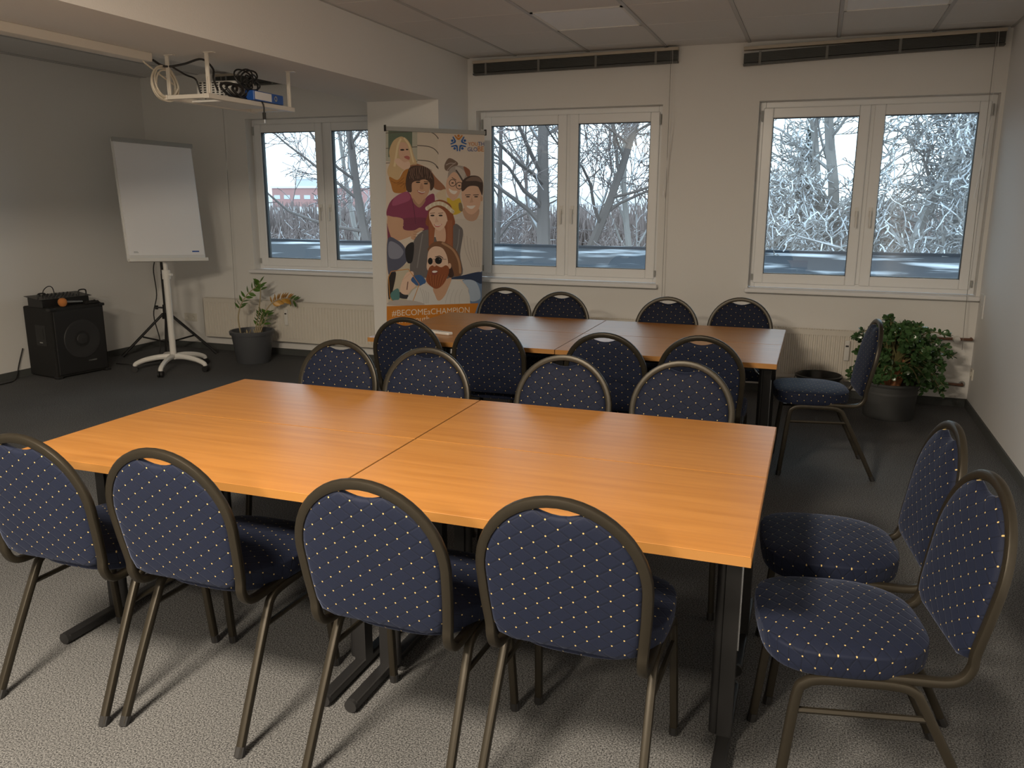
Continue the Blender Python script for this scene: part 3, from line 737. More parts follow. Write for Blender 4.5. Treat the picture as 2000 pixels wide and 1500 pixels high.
tp = MB().add([(-.24, -.105, .064), (.24, -.105, .064), (.24, .105, .088), (-.24, .105, .088), (-.24, -.105, .068), (.24, -.105, .068), (.24, .105, .092), (-.24, .105, .092)],
              [(3, 2, 1, 0), (4, 5, 6, 7), (0, 1, 5, 4), (1, 2, 6, 5), (2, 3, 7, 6), (3, 0, 4, 7)]).build('top_plate', 'black', t)
for i in range(8):
    for j in range(4):
        MB().lathe([(.007, 0), (.006, .014)], 8, (-.13+i*.036, -.07+j*.042, .071+j*.0048), capt=True).build('knob', 'blackp', tp)
for s in (-1, 1):
    MB().tube(spline([(s*.185-.035, -.06, .066), (s*.185-.035, -.06, .105), (s*.185-.02, -.06, .118), (s*.185+.02, -.06, .118), (s*.185+.035, -.06, .105), (s*.185+.035, -.06, .066)], 4), .006, 6).build('handle', 'black', t, smooth=True)
MB().tube(spline([(-.135, 0, .07), (-.13, 0, .13), (-.085, 0, .165), (-.045, 0, .15), (-.03, 0, .07)], 5), .004, 6).build('patch_lead', 'blackp', t, smooth=True)
t = thing('microphone', 'microphone with orange foam ball and silver stem lying before the mixer', 'microphone', tuple(sx(-.10, .05, HS)), ang)
fb = MB(); fb.lathe([(.002, -.038), (.022, -.033), (.034, -.016), (.037, .002), (.033, .02), (.02, .033), (.002, .037)], 20, capb=True, capt=True)
fo = fb.build('foam_ball', 'foam', t, smooth=True); fo.location = (0, 0, .037)
MB().tube([(.02, 0, .036), (.18, .0, .024)], [.013, .010], 10).build('stem', 'chrome', t, smooth=True)
t = thing('folded_cloth', 'crumpled black cloth bag lying on the speaker edge', 'cloth', tuple(sx(.165, .03, HS)), ang)
V = []; F = []; random.seed(2)
for i in range(9):
    for j in range(7):
        V.append((-.075+i*.018, -.015+j*.013, .006+.022*abs(sin(i*1.1+j*.7))*(1 if 0 < i < 8 and 0 < j < 6 else .1)))
for i in range(8):
    for j in range(6): F.append((i*7+j, i*7+j+1, i*7+j+8, i*7+j+7))
o = MB().add(V, F).build('cloth', 'vinyl', t, smooth=True); sd = o.modifiers.new('solid', 'SOLIDIFY'); sd.thickness = .006
tag(MB().tube(spline([(-7.530, -1.675, .25), (-7.53, -1.73, .12), (-7.50, -1.80, .008), (-7.42, -1.95, .008), (-7.46, -2.2, .008)], 6), .005, 6).build('mains_cable', 'blackp', smooth=True), 'black mains cable trailing from behind the speaker along the left wall', 'cable')

# ---- pots and plants
def pot_profile(rb_, rt_, h, rim): return [(rb_*.96, 0), (rb_, .01), (rt_-.008, h-rim), (rt_+.006, h-rim), (rt_+.010, h-.008), (rt_+.004, h), (rt_-.012, h), (rt_-.016, h-.02), (rb_*.9+.03, h*.7)]
t = thing('potted_plant', 'dark grey pot with a sparse, leaning, half-yellowed plant', 'plant', (-6.10, -.42, 0))
po = MB().lathe(pot_profile(.155, .198, .305, .035), 40).build('pot', 'pot', t, smooth=True)
MB().lathe([(.0, .25), (.186, .25)], 24, capb=False).build('soil', 'soil', po)
def leaf_mesh(L, W_, fold=.15):
    V = [(0, 0, 0)]; F = []
    n = 5
    for i in range(1, n):
        s = i/n; wd = W_*sin(pi*s**.8)*.5; V += [(-wd, L*s, fold*wd), (0, L*s, 0), (wd, L*s, fold*wd)]
    V.append((0, L, 0)); e = len(V)-1
    F += [(0, 2, 1), (0, 3, 2)]
    for i in range(n-2):
        b = 1+i*3; F += [(b, b+1, b+4, b+3), (b+1, b+2, b+5, b+4)]
    b = 1+(n-2)*3; F += [(b, b+1, e), (b+1, b+2, e)]
    return V, F
lm = {}
def leaf(parent, pos, dirv, upv, L, W_, mat):
    k = (round(L, 3), round(W_, 3), mat)
    if k not in lm:
        o = MB().add(*leaf_mesh(L, W_)).build('leaf', mat, parent, smooth=True); sd = None; lm[k] = o.data
    else:
        o = bpy.data.objects.new('leaf', lm[k]); COL.objects.link(o); o.parent = parent
    y = Vector(dirv).normalized(); x = y.cross(Vector(upv)); x = x.normalized() if x.length > 1e-4 else y.orthogonal().normalized(); z = x.cross(y)
    mm = Matrix((x, y, z)).transposed().to_4x4(); mm.translation = Vector(pos); o.matrix_local = mm
    return o
# view-facing lateral axis for this pot (stems fan out across the line of sight)
SX = Vector((.80, .60, 0))
def L3(a, z, b=0): q = SX*a+Vector((-.6, .8, 0))*b; return (q.x, q.y, z)
stems = [([(-.10, .25), (-.115, .40), (-.10, .50), (-.075, .56), (-.02, .64), (.05, .70), (.075, .725)], 'zleaf', .34, 8),
         ([(.02, .25), (.06, .42), (.085, .55), (.10, .66), (.10, .76)], 'zleaf', .78, 3),
         ([(.03, .25), (.07, .36), (.09, .43), (.11, .47)], 'zleaf', .25, 7),
         ([(.06, .25), (.10, .34), (.14, .42), (.15, .46)], 'zleaf', .35, 5),
         ([(.05, .25), (.10, .40), (.15, .50), (.20, .552), (.27, .585), (.34, .59), (.41, .565)], 'zyel', .50, 14)]
random.seed(11)
for pts, mat, st, nl in stems:
    P = spline([L3(a, z) for a, z in pts], 6)
    sm = MB().tube(P, [.007-.004*i/len(P) for i in range(len(P))], 6).build('stem', 'stem', t, smooth=True)
    for k in range(nl):
        s = st+(1-st)*(k+.5)/nl; i = min(int(s*(len(P)-1)), len(P)-2); p = Vector(P[i]); d = (Vector(P[i+1])-p).normalized()
        side = Vector((-d.z, 0, 0))
        for sg in (-1, 1):
            lat = (d.cross(Vector((-.6, .8, 0)))*sg+Vector((random.uniform(-.3, .3), random.uniform(-.3, .3), random.uniform(-.1, .3)))+d*.7)
            leaf(sm, p, lat, (-.45, -.75, .45), .072 if mat == 'zyel' else .074, .038, 'zyel' if (mat == 'zyel' and k < nl-3) else 'zleaf')
for k in range(7):
    a = random.uniform(-.1, .12); MB().tube([L3(a, .25, random.uniform(-.06, .06)), L3(a+random.uniform(-.02, .02), .25+random.uniform(.03, .09), 0)], [.008, .004], 5).build('stump', 'stem', t)

t = thing('potted_jade_plant', 'bushy green jade plant spilling over its dark grey pot in the corner', 'plant', (-.575, -.50, 0))
po = MB().lathe(pot_profile(.168, .190, .262, .02), 40).build('pot', 'pot2', t, smooth=True)
MB().lathe([(0, .235), (.178, .235)], 24, capb=False).build('soil', 'soil', po)
random.seed(21)
tips = []
trunk = MB()
for k in range(9):
    a = random.uniform(-.6, pi+.6); r0 = random.uniform(.01, .07)
    P = spline([(r0*cos(a)-.02, r0*sin(a)-.05, .22), (r0*1.6*cos(a)-.02, r0*1.4*sin(a)-.05, .32), (r0*2.4*cos(a), r0*2*sin(a), .42)], 5)
    trunk.tube(P, [.022-.009*i/len(P) for i in range(len(P))], 8)
trunk.build('trunk', 'bark', t, smooth=True)
br = MB()
for k in range(130):
    a = random.uniform(0, 2*pi); el = random.uniform(-.75, 1.25)
    R_ = random.uniform(.20, .36)
    ex = .05+R_*cos(el)*cos(a)*1.05; ey = -.01+R_*cos(el)*sin(a)*.80; ez = .40+R_*sin(el)*.92
    if ex > .30 and random.random() < .5: ez -= .12
    if ey > .40: ey = .40
    ez = max(ez, .03 if ex > .19 else .24)
    if ez < .27 and sqrt(ex*ex+ey*ey) < .22: ez = .30
    mid = (ex*.55, ey*.55, .40+(max(ez, .32)-.40)*.75+.05)
    P = spline([(random.uniform(-.05, .05), random.uniform(-.05, .05), .33), mid, (ex, ey, ez)], 6)
    br.tube(P, [.008-.0055*i/len(P) for i in range(len(P))], 5)
    tips.append(P)
br.build('branches', 'stemg', t, smooth=True)
V = []; F = []
def jleaf(p, d, L, W_):
    d = d.normalized(); x = d.cross(Vector((random.uniform(-1, 1), random.uniform(-1, 1), random.uniform(.2, 1)))).normalized(); z = x.cross(d)
    o = len(V); pts = [(0, 0, 0), (-.5, .55, .06), (-.38, .9, .05), (0, 1.05, .02), (.38, .9, .05), (.5, .55, .06), (0, .55, .12), (0, .55, -.06)]
    for a, b, c in pts: V.append(tuple(p+x*(a*W_)+d*(b*L)+z*(c*W_)))
    ring = [0, 1, 2, 3, 4, 5]
    for i in range(6): F.append((o+ring[i], o+ring[(i+1) % 6], o+6)); F.append((o+ring[(i+1) % 6], o+ring[i], o+7))
for P in tips:
    for q in range(26):
        s = 1-(random.random()**1.6)*.62; i = min(int(s*(len(P)-1)), len(P)-2); p = Vector(P[i]).lerp(Vector(P[i+1]), random.random()); d = (Vector(P[i+1])-Vector(P[i])).normalized()
        dd = d*.5+Vector((random.gauss(0, 1), random.gauss(0, 1), random.gauss(.35, .8))).normalized()
        jleaf(p, dd, random.uniform(.030, .048), random.uniform(.022, .032))
MB().add(V, F).build('foliage', 'leaf', t, kind='stuff', smooth=True)

t = thing('waste_bin', 'round black plastic bin behind the lone end chair', 'bin', (-1.06, -.36, 0))
MB().lathe([(.125, 0), (.13, .005), (.158, .225), (.168, .225), (.170, .240), (.160, .245), (.154, .235), (.124, .012), (0, .012)], 36).build('bucket', 'bin', t, smooth=True)
MB().tube(spline([(-.163, 0, .235), (-.172, 0, .20), (-.168, -.02, .15), (-.15, -.10, .12)], 5), .003, 5).build('carry_handle', 'chrome', t, smooth=True)

# ---- roll-up banner
BYAW = .865; BB = Vector((-4.045, -.70, 0)); BROLL = radians(1.6)
bn = thing('rollup_banner', 'tall roll-up banner printed with six smiling young people, beside the pillar', 'banner', tuple(BB), BYAW)
BL = Matrix.Translation(BB) @ Matrix.Rotation(BYAW, 4, 'Z'); BLi = BL.inverted()
nB = Vector((sin(BYAW), -cos(BYAW), 0))
BT, BBOT, BW2 = 2.045, .09, .425
def shear(x, z): return x+(z-1.0)*math.tan(BROLL)      # the stand leans a little sideways
def hit(u, v):
    d = ray(u, v); tt = (BB-CAM).dot(nB)/d.dot(nB); q = BLi @ (CAM+d*tt); return q.x, q.z
sheet = MB().add([(shear(-BW2, BBOT), 0, BBOT), (shear(BW2, BBOT), 0, BBOT), (shear(BW2, BT), 0, BT), (shear(-BW2, BT), 0, BT), (shear(-BW2, BBOT), .0012, BBOT), (shear(BW2, BBOT), .0012, BBOT), (shear(BW2, BT), .0012, BT), (shear(-BW2, BT), .0012, BT)],
                 [(0, 1, 2, 3), (4, 7, 6, 5), (0, 4, 5, 1), (1, 5, 6, 2), (2, 6, 7, 3), (3, 7, 4, 0)]).build('banner_sheet', pbr('banner_cream', (.72, .64, .56), .5), bn)
xt = shear(0, BT)
MB().box(xt-BW2-.004, xt+BW2+.004, -.012, .012, BT-.02, BT+.012).build('top_rail', 'greyp', bn, bevel=.003)
MB().box(xt-BW2-.010, xt-BW2-.002, -.014, .014, BT-.024, BT+.022).box(xt+BW2+.002, xt+BW2+.010, -.014, .014, BT-.024, BT+.022).build('rail_end', 'gasket', bn)
MB().box(-.44, .40, -.042, .042, 0, .09).build('base_cassette', 'greyp', bn, bevel=.008)
MB().tube([(-.02, .03, .05), (shear(0, BT), .014, BT-.01)], .008, 8).build('support_pole', 'greyp', bn)
# printed picture: flat colour areas, each a fraction of a millimetre proud of the sheet
PM = []; PV = []; PF = []; PI = []; layer = [0]
def pcol(c):
    for i, (cc, m_) in enumerate(PM):
        if cc == c: return i
    PM.append((c, pbr('print_ink_%d' % len(PM), c, .5))); return len(PM)-1
from mathutils.geometry import tessellate_polygon
def poly2(pts, c, smooth=True):
    """pts in banner plane (x, z)"""
    if smooth and len(pts) > 3: pts = spline(pts, 5, True)
    layer[0] += 1; y = -.0004-layer[0]*.00002
    q = []
    for x, z in pts:
        z = min(max(z, BBOT), BT-.02); sh = (z-1.0)*math.tan(BROLL); x = min(max(x, -BW2+sh), BW2+sh); q.append((x, z))
    o = len(PV); PV.extend([(x, y, z) for x, z in q]); ci = pcol(c)
    for tri in tessellate_polygon([[Vector((x, z, 0)) for x, z in q]]):
        a, b, c_ = tri; PF.append((o+a, o+b, o+c_)); PI.append(ci)
def A_(x, y): return hit(745+x/7.5, 240+y/7.5)
def B_(x, y): return hit(745+x/7.5, 430+y/7.5)
def pa(pts, c, smooth=True): poly2([A_(*p) for p in pts], c, smooth)
def pb(pts, c, smooth=True): poly2([B_(*p) for p in pts], c, smooth)
def el(fn, cx, cy, rx, ry, c, n=14): poly2([fn(cx+rx*cos(2*pi*i/n), cy+ry*sin(2*pi*i/n)) for i in range(n)], c, False)
def line(fn, pts, wd, c):
    P = [Vector(p) for p in (spline(pts, 5) if len(pts) > 2 else pts)]; Lf = []; Rg = []
    for i, p in enumerate(P):
        d = (P[min(i+1, len(P)-1)]-P[max(i-1, 0)]).normalized(); nn = Vector((-d.y, d.x))*wd/2; Lf.append(tuple(p+nn)); Rg.append(tuple(p-nn))
    poly2([fn(*q) for q in Lf+Rg[::-1]], c, False)
SK1, SK2, SK3 = (.72, .47, .34), (.62, .38, .25), (.80, .58, .45)
DK = (.03, .022, .02)
# backdrop
pa([(60, 90), (525, 120), (525, 640), (60, 560)], (.50, .50, .42), False)
pa([(100, 95), (450, 118), (450, 520), (100, 500)], (.14, .19, .14), False)
for y0 in (150, 375, 590): line(A_, [(60, y0), (420, y0-20), (640, y0-20+0), (770, y0+25), (835, y0+85)], 10, (.12, .10, .09))
pa([(525, 120), (820, 150), (830, 640), (525, 600)], (.68, .61, .52), False)
for y0 in (140, 360, 575): line(A_, [(525, y0-30), (680, y0-15), (770, y0+20), (832, y0+85)], 12, (.12, .10, .09))
pb([(100, 830), (420, 600), (640, 620), (640, 1000), (300, 1240), (100, 1240)], (.58, .53, .42), False)
# fair-haired woman
pa([(420, 590), (560, 610), (700, 680), (800, 800), (925, 930), (925, 985), (790, 970), (690, 850), (450, 800)], (.36, .17, .10))
pa([(265, 205), (170, 270), (112, 420), (130, 560), (85, 700), (120, 800), (240, 840), (300, 720), (430, 620), (520, 600), (470, 470), (440, 350), (390, 260), (330, 212)], (.66, .49, .28))
pa([(280, 290), (365, 300), (400, 400), (422, 500), (400, 555), (330, 575), (265, 500), (255, 380)], SK1)
line(A_, [(285, 230), (240, 330), (215, 480), (190, 640)], 30, (.80, .66, .42)); line(A_, [(330, 220), (400, 320), (440, 460), (470, 580)], 26, (.80, .66, .42))
pa([(190, 545), (255, 520), (330, 575), (410, 570), (412, 700), (340, 690), (240, 625)], SK3)
el(A_, 305, 395, 32, 13, DK); el(A_, 375, 390, 20, 10, DK); pa([(330, 495), (375, 482), (412, 500), (405, 540), (350, 520)], (.50, .16, .14))
pa([(115, 790), (240, 835), (330, 700), (430, 680), (420, 820), (365, 1000), (190, 1022), (140, 900)], (.48, .21, .05))
for q in range(4): line(A_, [(140+q*45, 850+q*30), (230+q*40, 880), (330, 800+q*55)], 9, (.30, .12, .03))
# man in burgundy shirt
pa([(85, 1370), (105, 1200), (200, 1085), (370, 1005), (450, 1080), (560, 1190), (690, 1060), (780, 1080), (720, 1510), (310, 1510), (300, 1410)], (.27, .055, .12))
pb([(300, -20), (720, -20), (700, 140), (480, 150), (310, 140)], (.20, .045, .09)); pb([(80, 40), (150, 250), (90, 280)], (.22, .05, .09))
pa([(200, 1085), (370, 1010), (420, 1120), (300, 1180), (160, 1210)], (.40, .10, .20)); line(A_, [(450, 1120), (480, 1300), (500, 1480)], 10, (.14, .03, .07))
pa([(88, 1355), (300, 1410), (325, 1510), (88, 1510)], SK2, False)
pb([(88, -20), (310, -20), (320, 130), (470, 150), (560, 110), (625, 135), (520, 190), (490, 290), (430, 265), (425, 240), (250, 300), (150, 270)], SK2)
for q in range(3): line(B_, [(470, 170+q*38), (545, 175+q*36)], 6, (.38, .2, .13))
pa([(430, 860), (560, 810), (705, 870), (695, 1010), (630, 1120), (545, 1200), (450, 1110), (418, 980)], SK2)
pa([(460, 1100), (545, 1195), (630, 1110), (640, 1150), (560, 1240), (470, 1170)], (.45, .26, .17))
pa([(425, 645), (545, 625), (690, 670), (765, 800), (765, 940), (715, 990), (705, 880), (640, 830), (560, 840), (450, 880), (440, 1010), (370, 990), (355, 850), (385, 720)], (.085, .05, .038))
random.seed(3)
for q in range(26):
    x0 = 400+q*13.5; y0 = 690-60*sin(pi*q/25); line(A_, [(x0, y0), (x0-8+random.uniform(-14, 14), y0+80), (x0+random.uniform(-16, 16), y0+random.uniform(130, 190))], 6, (.30, .19, .14) if q % 2 else (.05, .03, .025))
el(A_, 535, 870, 34, 11, DK); el(A_, 650, 890, 32, 11, DK); line(A_, [(500, 845), (570, 845)], 9, DK); line(A_, [(620, 860), (690, 868)], 9, DK)
pa([(585, 880), (615, 950), (600, 975), (560, 960)], (.50, .29, .19)); pa([(520, 985), (590, 1010), (650, 1005), (600, 1045), (550, 1030)], (.45, .17, .15)); line(A_, [(535, 997), (590, 1018), (640, 1010)], 11, (.85, .82, .78))
# woman with glasses
pa([(790, 1060), (930, 970), (960, 1090), (1140, 1110), (1175, 1290), (1045, 1345), (900, 1180)], (.70, .58, .42)); pa([(960, 1100), (1060, 1130), (1150, 1110), (1175, 1290), (1045, 1345), (985, 1240)], (.70, .50, .06))
pa([(1130, 1180), (1175, 1180), (1190, 1290), (1140, 1280)], (.25, .2, .12))
pa([(925, 610), (985, 518), (1075, 550), (1120, 610), (1010, 700), (935, 690)], (.20, .14, .11)); line(A_, [(940, 620), (1010, 590), (1080, 600)], 14, (.42, .34, .3)); line(A_, [(960, 700), (1010, 640), (1090, 580)], 14, (.42, .34, .3))
pa([(965, 900), (985, 700), (1080, 630), (1200, 640), (1300, 730), (1280, 800), (1190, 840), (1100, 800), (1000, 840)], (.40, .35, .32)); pa([(1200, 640), (1290, 690), (1295, 770), (1250, 780)], (.30, .12, .07))
pa([(975, 800), (1070, 720), (1180, 840), (1170, 960), (1110, 1090), (1040, 1140), (960, 1040), (945, 900)], SK1)
pa([(1080, 650), (1150, 660), (1230, 740), (1180, 850), (1120, 760)], (.55, .50, .46)); line(A_, [(1090, 690), (1150, 780), (1190, 850)], 22, (.10, .08, .07))
for cx_, cy_ in ((1040, 880), (1140, 920)):
    line(A_, [(cx_+48*cos(2*pi*i/12), cy_+50*sin(2*pi*i/12)) for i in range(13)], 9, DK); el(A_, cx_, cy_, 18, 10, DK)
pa([(985, 960), (1040, 990), (1110, 1000), (1070, 1045), (1010, 1020)], (.86, .80, .74)); line(A_, [(1030, 800), (1095, 840)], 9, DK)
# young man in pale tee
pa([(1040, 1390), (1200, 1310), (1330, 1400), (1470, 1340), (1500, 1350), (1500, 1510), (1040, 1510)], (.66, .61, .56)); pb([(1040, -20), (1500, -20), (1490, 730), (1400, 765), (1180, 810), (1090, 500), (1150, 150)], (.62, .57, .52), False)
for q in range(5): line(B_, [(1200+q*50, 200+q*30), (1230+q*45, 450), (1330+q*25, 690)], 9, (.47, .42, .38))
pa([(1200, 1250), (1420, 1250), (1400, 1400), (1310, 1440), (1220, 1390)], (.55, .35, .25))
pa([(1185, 950), (1300, 900), (1445, 950), (1455, 1120), (1420, 1260), (1325, 1340), (1235, 1290), (1180, 1130)], SK1); el(A_, 1465, 1110, 16, 40, SK2)
pa([(1168, 970), (1185, 850), (1290, 778), (1420, 785), (1485, 880), (1475, 1060), (1440, 990), (1400, 930), (1280, 930), (1195, 1000)], (.075, .05, .042)); pa([(1230, 850), (1320, 790), (1430, 800), (1470, 870), (1380, 850)], (.22, .15, .12))
for cx_ in (1265, 1385): el(A_, cx_, 1082, 30, 9, DK); line(A_, [(cx_-42, 1056), (cx_+38, 1052)], 10, DK)
pa([(1320, 1080), (1345, 1160), (1290, 1170)], (.60, .37, .26)); pa([(1245, 1215), (1310, 1215), (1375, 1212), (1330, 1258), (1280, 1250)], (.88, .83, .78))
# red-haired woman
pb([(470, 310), (560, 190), (690, 140), (800, 250), (1040, 60), (1150, 90), (1195, 190), (1150, 500), (1150, 830), (520, 830), (415, 700), (465, 450)], (.16, .15, .155)); line(B_, [(600, 200), (560, 450), (520, 700)], 16, (.26, .25, .25)); line(B_, [(1140, 130), (1120, 350), (1080, 500)], 16, (.26, .25, .25))
pa([(670, 1510), (680, 1330), (720, 1190), (850, 1125), (1000, 1190), (1045, 1330), (1050, 1510)], (.30, .10, .045)); pb([(685, -20), (1050, -20), (1045, 410), (940, 400), (900, 150), (780, 130), (760, 390), (690, 380)], (.30, .10, .045), False)
for q in range(6): line(B_, [(700+q*14, 0), (708+q*12, 200), (700+q*12, 370)], 5, (.45, .18, .09)); line(B_, [(960+q*14, 0), (968+q*12, 200), (965+q*12, 390)], 5, (.45, .18, .09))
pb([(790, 100), (920, 100), (935, 300), (850, 330), (800, 280)], SK1)
poly2([A_(705, 1290), A_(820, 1235), A_(930, 1310), A_(965, 1430), B_(955, 20), B_(925, 90), B_(850, 155), B_(770, 105), B_(722, 20), A_(700, 1400)], SK3)
for cx_ in (745, 865): el(A_, cx_, 1357, 30, 13, DK); line(A_, [(cx_-36, 1325), (cx_+36, 1318)], 8, (.2, .08, .04))
pa([(800, 1370), (835, 1450), (780, 1460)], (.70, .46, .35)); pb([(765, 60), (820, 75), (885, 55), (840, 100), (790, 95)], (.62, .20, .18)); line(B_, [(780, 70), (825, 80), (870, 66)], 10, (.9, .87, .83))
for q in range(20):
    s = q/19; x = 665+s*375; y = 1290-150*sin(pi*min(1, s*1.05)*.62+.25)+s*s*130; el(A_, x, y, 27, 32, (.70, .62, .48) if q % 3 else (.80, .74, .62), 8); el(A_, x+8, y+6, 8, 8, (.38, .30, .16), 6)
# seated legs, hand, ground
pb([(88, 280), (240, 300), (345, 410), (375, 560), (340, 640), (230, 730), (100, 790)], (.10, .11, .17)); pb([(110, 320), (230, 350), (320, 460), (250, 560), (110, 540)], (.25, .27, .36)); pb([(350, 400), (470, 330), (450, 600), (370, 610)], (.02, .02, .025))
pb([(100, 820), (200, 760), (205, 830), (170, 1000), (140, 1120), (100, 1140)], (.03, .025, .025)); pb([(430, 850), (560, 800), (650, 900), (560, 960), (470, 930)], (.05, .13, .32))
pb([(235, 1050), (380, 1090), (370, 1150), (250, 1130)], (.04, .04, .05)); pb([(130, 1080), (240, 1000), (260, 1150), (170, 1180)], (.10, .24, .24))
pb([(270, 1010), (305, 880), (370, 770), (450, 750), (470, 800), (430, 880), (500, 960), (430, 1030), (380, 1090), (300, 1075)], SK3); line(B_, [(385, 900), (370, 1020)], 14, (.2, .1, .08)); line(B_, [(420, 780), (300, 880)], 6, SK1)
pb([(1180, 880), (1400, 800), (1480, 740), (1475, 1380), (1370, 1380), (1290, 1230), (1270, 1000)], (.16, .25, .42), False); pb([(1190, 890), (1350, 880), (1430, 1000), (1440, 1150), (1300, 1180), (1270, 1000)], (.42, .52, .66)); pb([(1000, 860), (1180, 810), (1470, 760), (1465, 930), (1300, 870)], (.03, .05, .11))
# bearded man
pb([(355, 1240), (380, 1130), (460, 1020), (620, 930), (740, 980), (830, 1180), (940, 1080), (1030, 865), (1150, 890), (1255, 990), (1290, 1110), (1300, 1250)], (.68, .67, .65), False)
for q in range(4): line(B_, [(560+q*40, 990+q*20), (600+q*30, 1100), (620+q*20, 1220)], 8, (.52, .51, .50)); line(B_, [(1000+q*60, 1010), (960+q*60, 1110), (930+q*70, 1220)], 7, (.55, .54, .53))
pb([(755, 1000), (860, 930), (1000, 840), (1015, 890), (920, 1110), (830, 1180), (780, 1090)], SK2)
pb([(685, 460), (700, 380), (760, 325), (870, 308), (1000, 365), (1110, 470), (1170, 680), (1155, 800), (1060, 815), (1000, 720), (900, 600)], (.22, .105, .055)); pb([(1000, 640), (1060, 800), (1000, 840), (960, 760)], (.06, .03, .025)); line(B_, [(880, 330), (1040, 430), (1130, 600), (1150, 780)], 30, (.45, .26, .15))
pb([(690, 450), (770, 385), (890, 410), (960, 540), (970, 700), (900, 760), (680, 740), (668, 580)], SK3); el(B_, 995, 670, 24, 42, SK1)
pb([(665, 800), (700, 690), (780, 655), (870, 690), (940, 660), (985, 700), (975, 800), (900, 940), (800, 1005), (700, 950), (650, 880)], (.30, .09, .035))
for q in range(12): line(B_, [(690+q*22, 800), (700+q*18, 880), (720+q*14, 960)], 5, (.44, .16, .07) if q % 2 else (.18, .05, .02))
pb([(728, 745), (775, 730), (828, 742), (800, 795), (745, 800)], (.25, .06, .05)); pb([(740, 748), (775, 738), (818, 748), (790, 768), (750, 768)], (.9, .87, .83))
pb([(745, 640), (775, 560), (800, 650), (770, 680)], (.72, .48, .36)); line(B_, [(745, 570), (950, 572)], 6, DK); line(B_, [(780, 540), (850, 525), (900, 560)], 12, DK)
el(B_, 712, 600, 36, 50, (.012, .012, .014), 18); el(B_, 832, 590, 52, 54, (.012, .012, .014), 18); el(B_, 850, 570, 14, 10, (.12, .12, .14), 8)
HEX = [(100, 840), (140, 750), (390, 715), (550, 940), (460, 1180), (190, 1220), (120, 1130)]
for i in range(7): line(B_, [HEX[i], HEX[(i+1) % 7]], 9, (.62, .28, .05))
pb([(100, 1240), (190, 1170), (470, 1180), (620, 1240)], (.50, .45, .42))
# orange title bar and dark foot
x0, z0 = B_(105, 1262); x1, z1 = B_(1418, 1215); x2, z2 = B_(1330, 1500)
zbar = z0-.30
poly2([(-BW2-.05, z0-(x0+BW2+.05)*((z1-z0)/(x1-x0))*-1*-1), (x1, z1), (x1-.10, zbar+.03), (-BW2-.05, zbar)], (.62, .225, .028), False)
poly2([(-.5, zbar-.015), (.5, zbar+.02), (.5, BBOT), (-.5, BBOT)], (.012, .012, .014), False)
# emblem: ring of five stylised figures
ccx, ccy = 1125, 292
for k in range(5):
    a = -pi/2+2*pi*k/5; c = (.62, .225, .028) if k == 0 else (.03, .13, .40)
    ca, sa = cos(a), sin(a); tx, ty = -sa, ca
    def PT(r, s): return (ccx+ca*r+tx*s, ccy+sa*r*1.05+ty*s)
    el(A_, *PT(97, 0), 19, 19, c, 12)
    poly2([A_(*PT(112, -52)), A_(*PT(98, -62)), A_(*PT(42, -14)), A_(*PT(42, 14)), A_(*PT(98, 62)), A_(*PT(112, 52)), A_(*PT(68, 10)), A_(*PT(68, -10))], c, False)
me = bpy.data.meshes.new('printed_picture'); me.from_pydata(PV, [], PF); me.update()
for c, m_ in PM: me.materials.append(m_)
for p, i in zip(me.polygons, PI): p.material_index = i
pic = bpy.data.objects.new('printed_picture', me); COL.objects.link(pic); pic.parent = sheet; pic['label'] = 'colour photo print of six young people on the banner'
# lettering
def text(body, p0, p1, mat, y, name='lettering', capf=1.0):
    """baseline from p0 to p1 in the banner plane (x, z)"""
    cu = bpy.data.curves.new('txt', 'FONT'); cu.body = body; cu.size = 1
    o = bpy.data.objects.new('txt', cu); COL.objects.link(o)
    dg = bpy.context.evaluated_depsgraph_get(); me_ = bpy.data.meshes.new_from_object(o.evaluated_get(dg)); bpy.data.objects.remove(o)
    xs_ = [v.co.x for v in me_.vertices]; w0, w1 = min(xs_), max(xs_)
    d = Vector(p1)-Vector(p0); s = d.length/(w1-w0); an = atan2(d.y, d.x)
    for v in me_.vertices:
        X = (v.co.x-w0)*s; Y = v.co.y*s*capf
        v.co = (p0[0]+X*cos(an)-Y*sin(an), y, p0[1]+X*sin(an)+Y*cos(an))
    me_.materials.clear(); me_.materials.append(mat)
    oo = bpy.data.objects.new(name, me_); COL.objects.link(oo); oo.parent = sheet
    return oo
yl = -.0004-(layer[0]+8)*.00002
ink_w = pbr('ink_pale', (.85, .74, .62), .5); ink_o = pbr('ink_orange', (.62, .225, .028), .5); ink_b = pbr('ink_blue', (.03, .10, .34), .5)
text('#BECOMEaCHAMPION', B_(150, 1405), B_(1285, 1352), ink_w, yl)
text('www.youth', B_(150, 1515), B_(700, 1482), ink_w, yl)
text('YOU', A_(1265, 335), A_(1405, 336), ink_o, yl); text('TH', A_(1412, 336), A_(1500, 337), ink_b, yl)
text('GLO', A_(1258, 415), A_(1400, 418), ink_b, yl); text('BE', A_(1408, 418), A_(1495, 420), ink_o, yl)
q0 = hit(866, 690); q1 = hit(894, 690); text('ing', q0, q1, pbr('ink_white', (.8, .8, .8), .5), yl)

# ================================================================== OUTSIDE
def proj_x(u, Y):
    """world x seen at pixel column u (horizon row) at depth y = Y"""
    d = ray(u, 386); return CX+d.x/d.y*(Y-CY)
tag(MB().box(-45, 6, 1.2, 20.2, -.35, -.1).box(-45, 6, 20.0, 20.3, -.35, -.02).build('flat_roof', 'roofbit'), 'flat dark felt roof dusted with snow below the windows outside', 'roof')
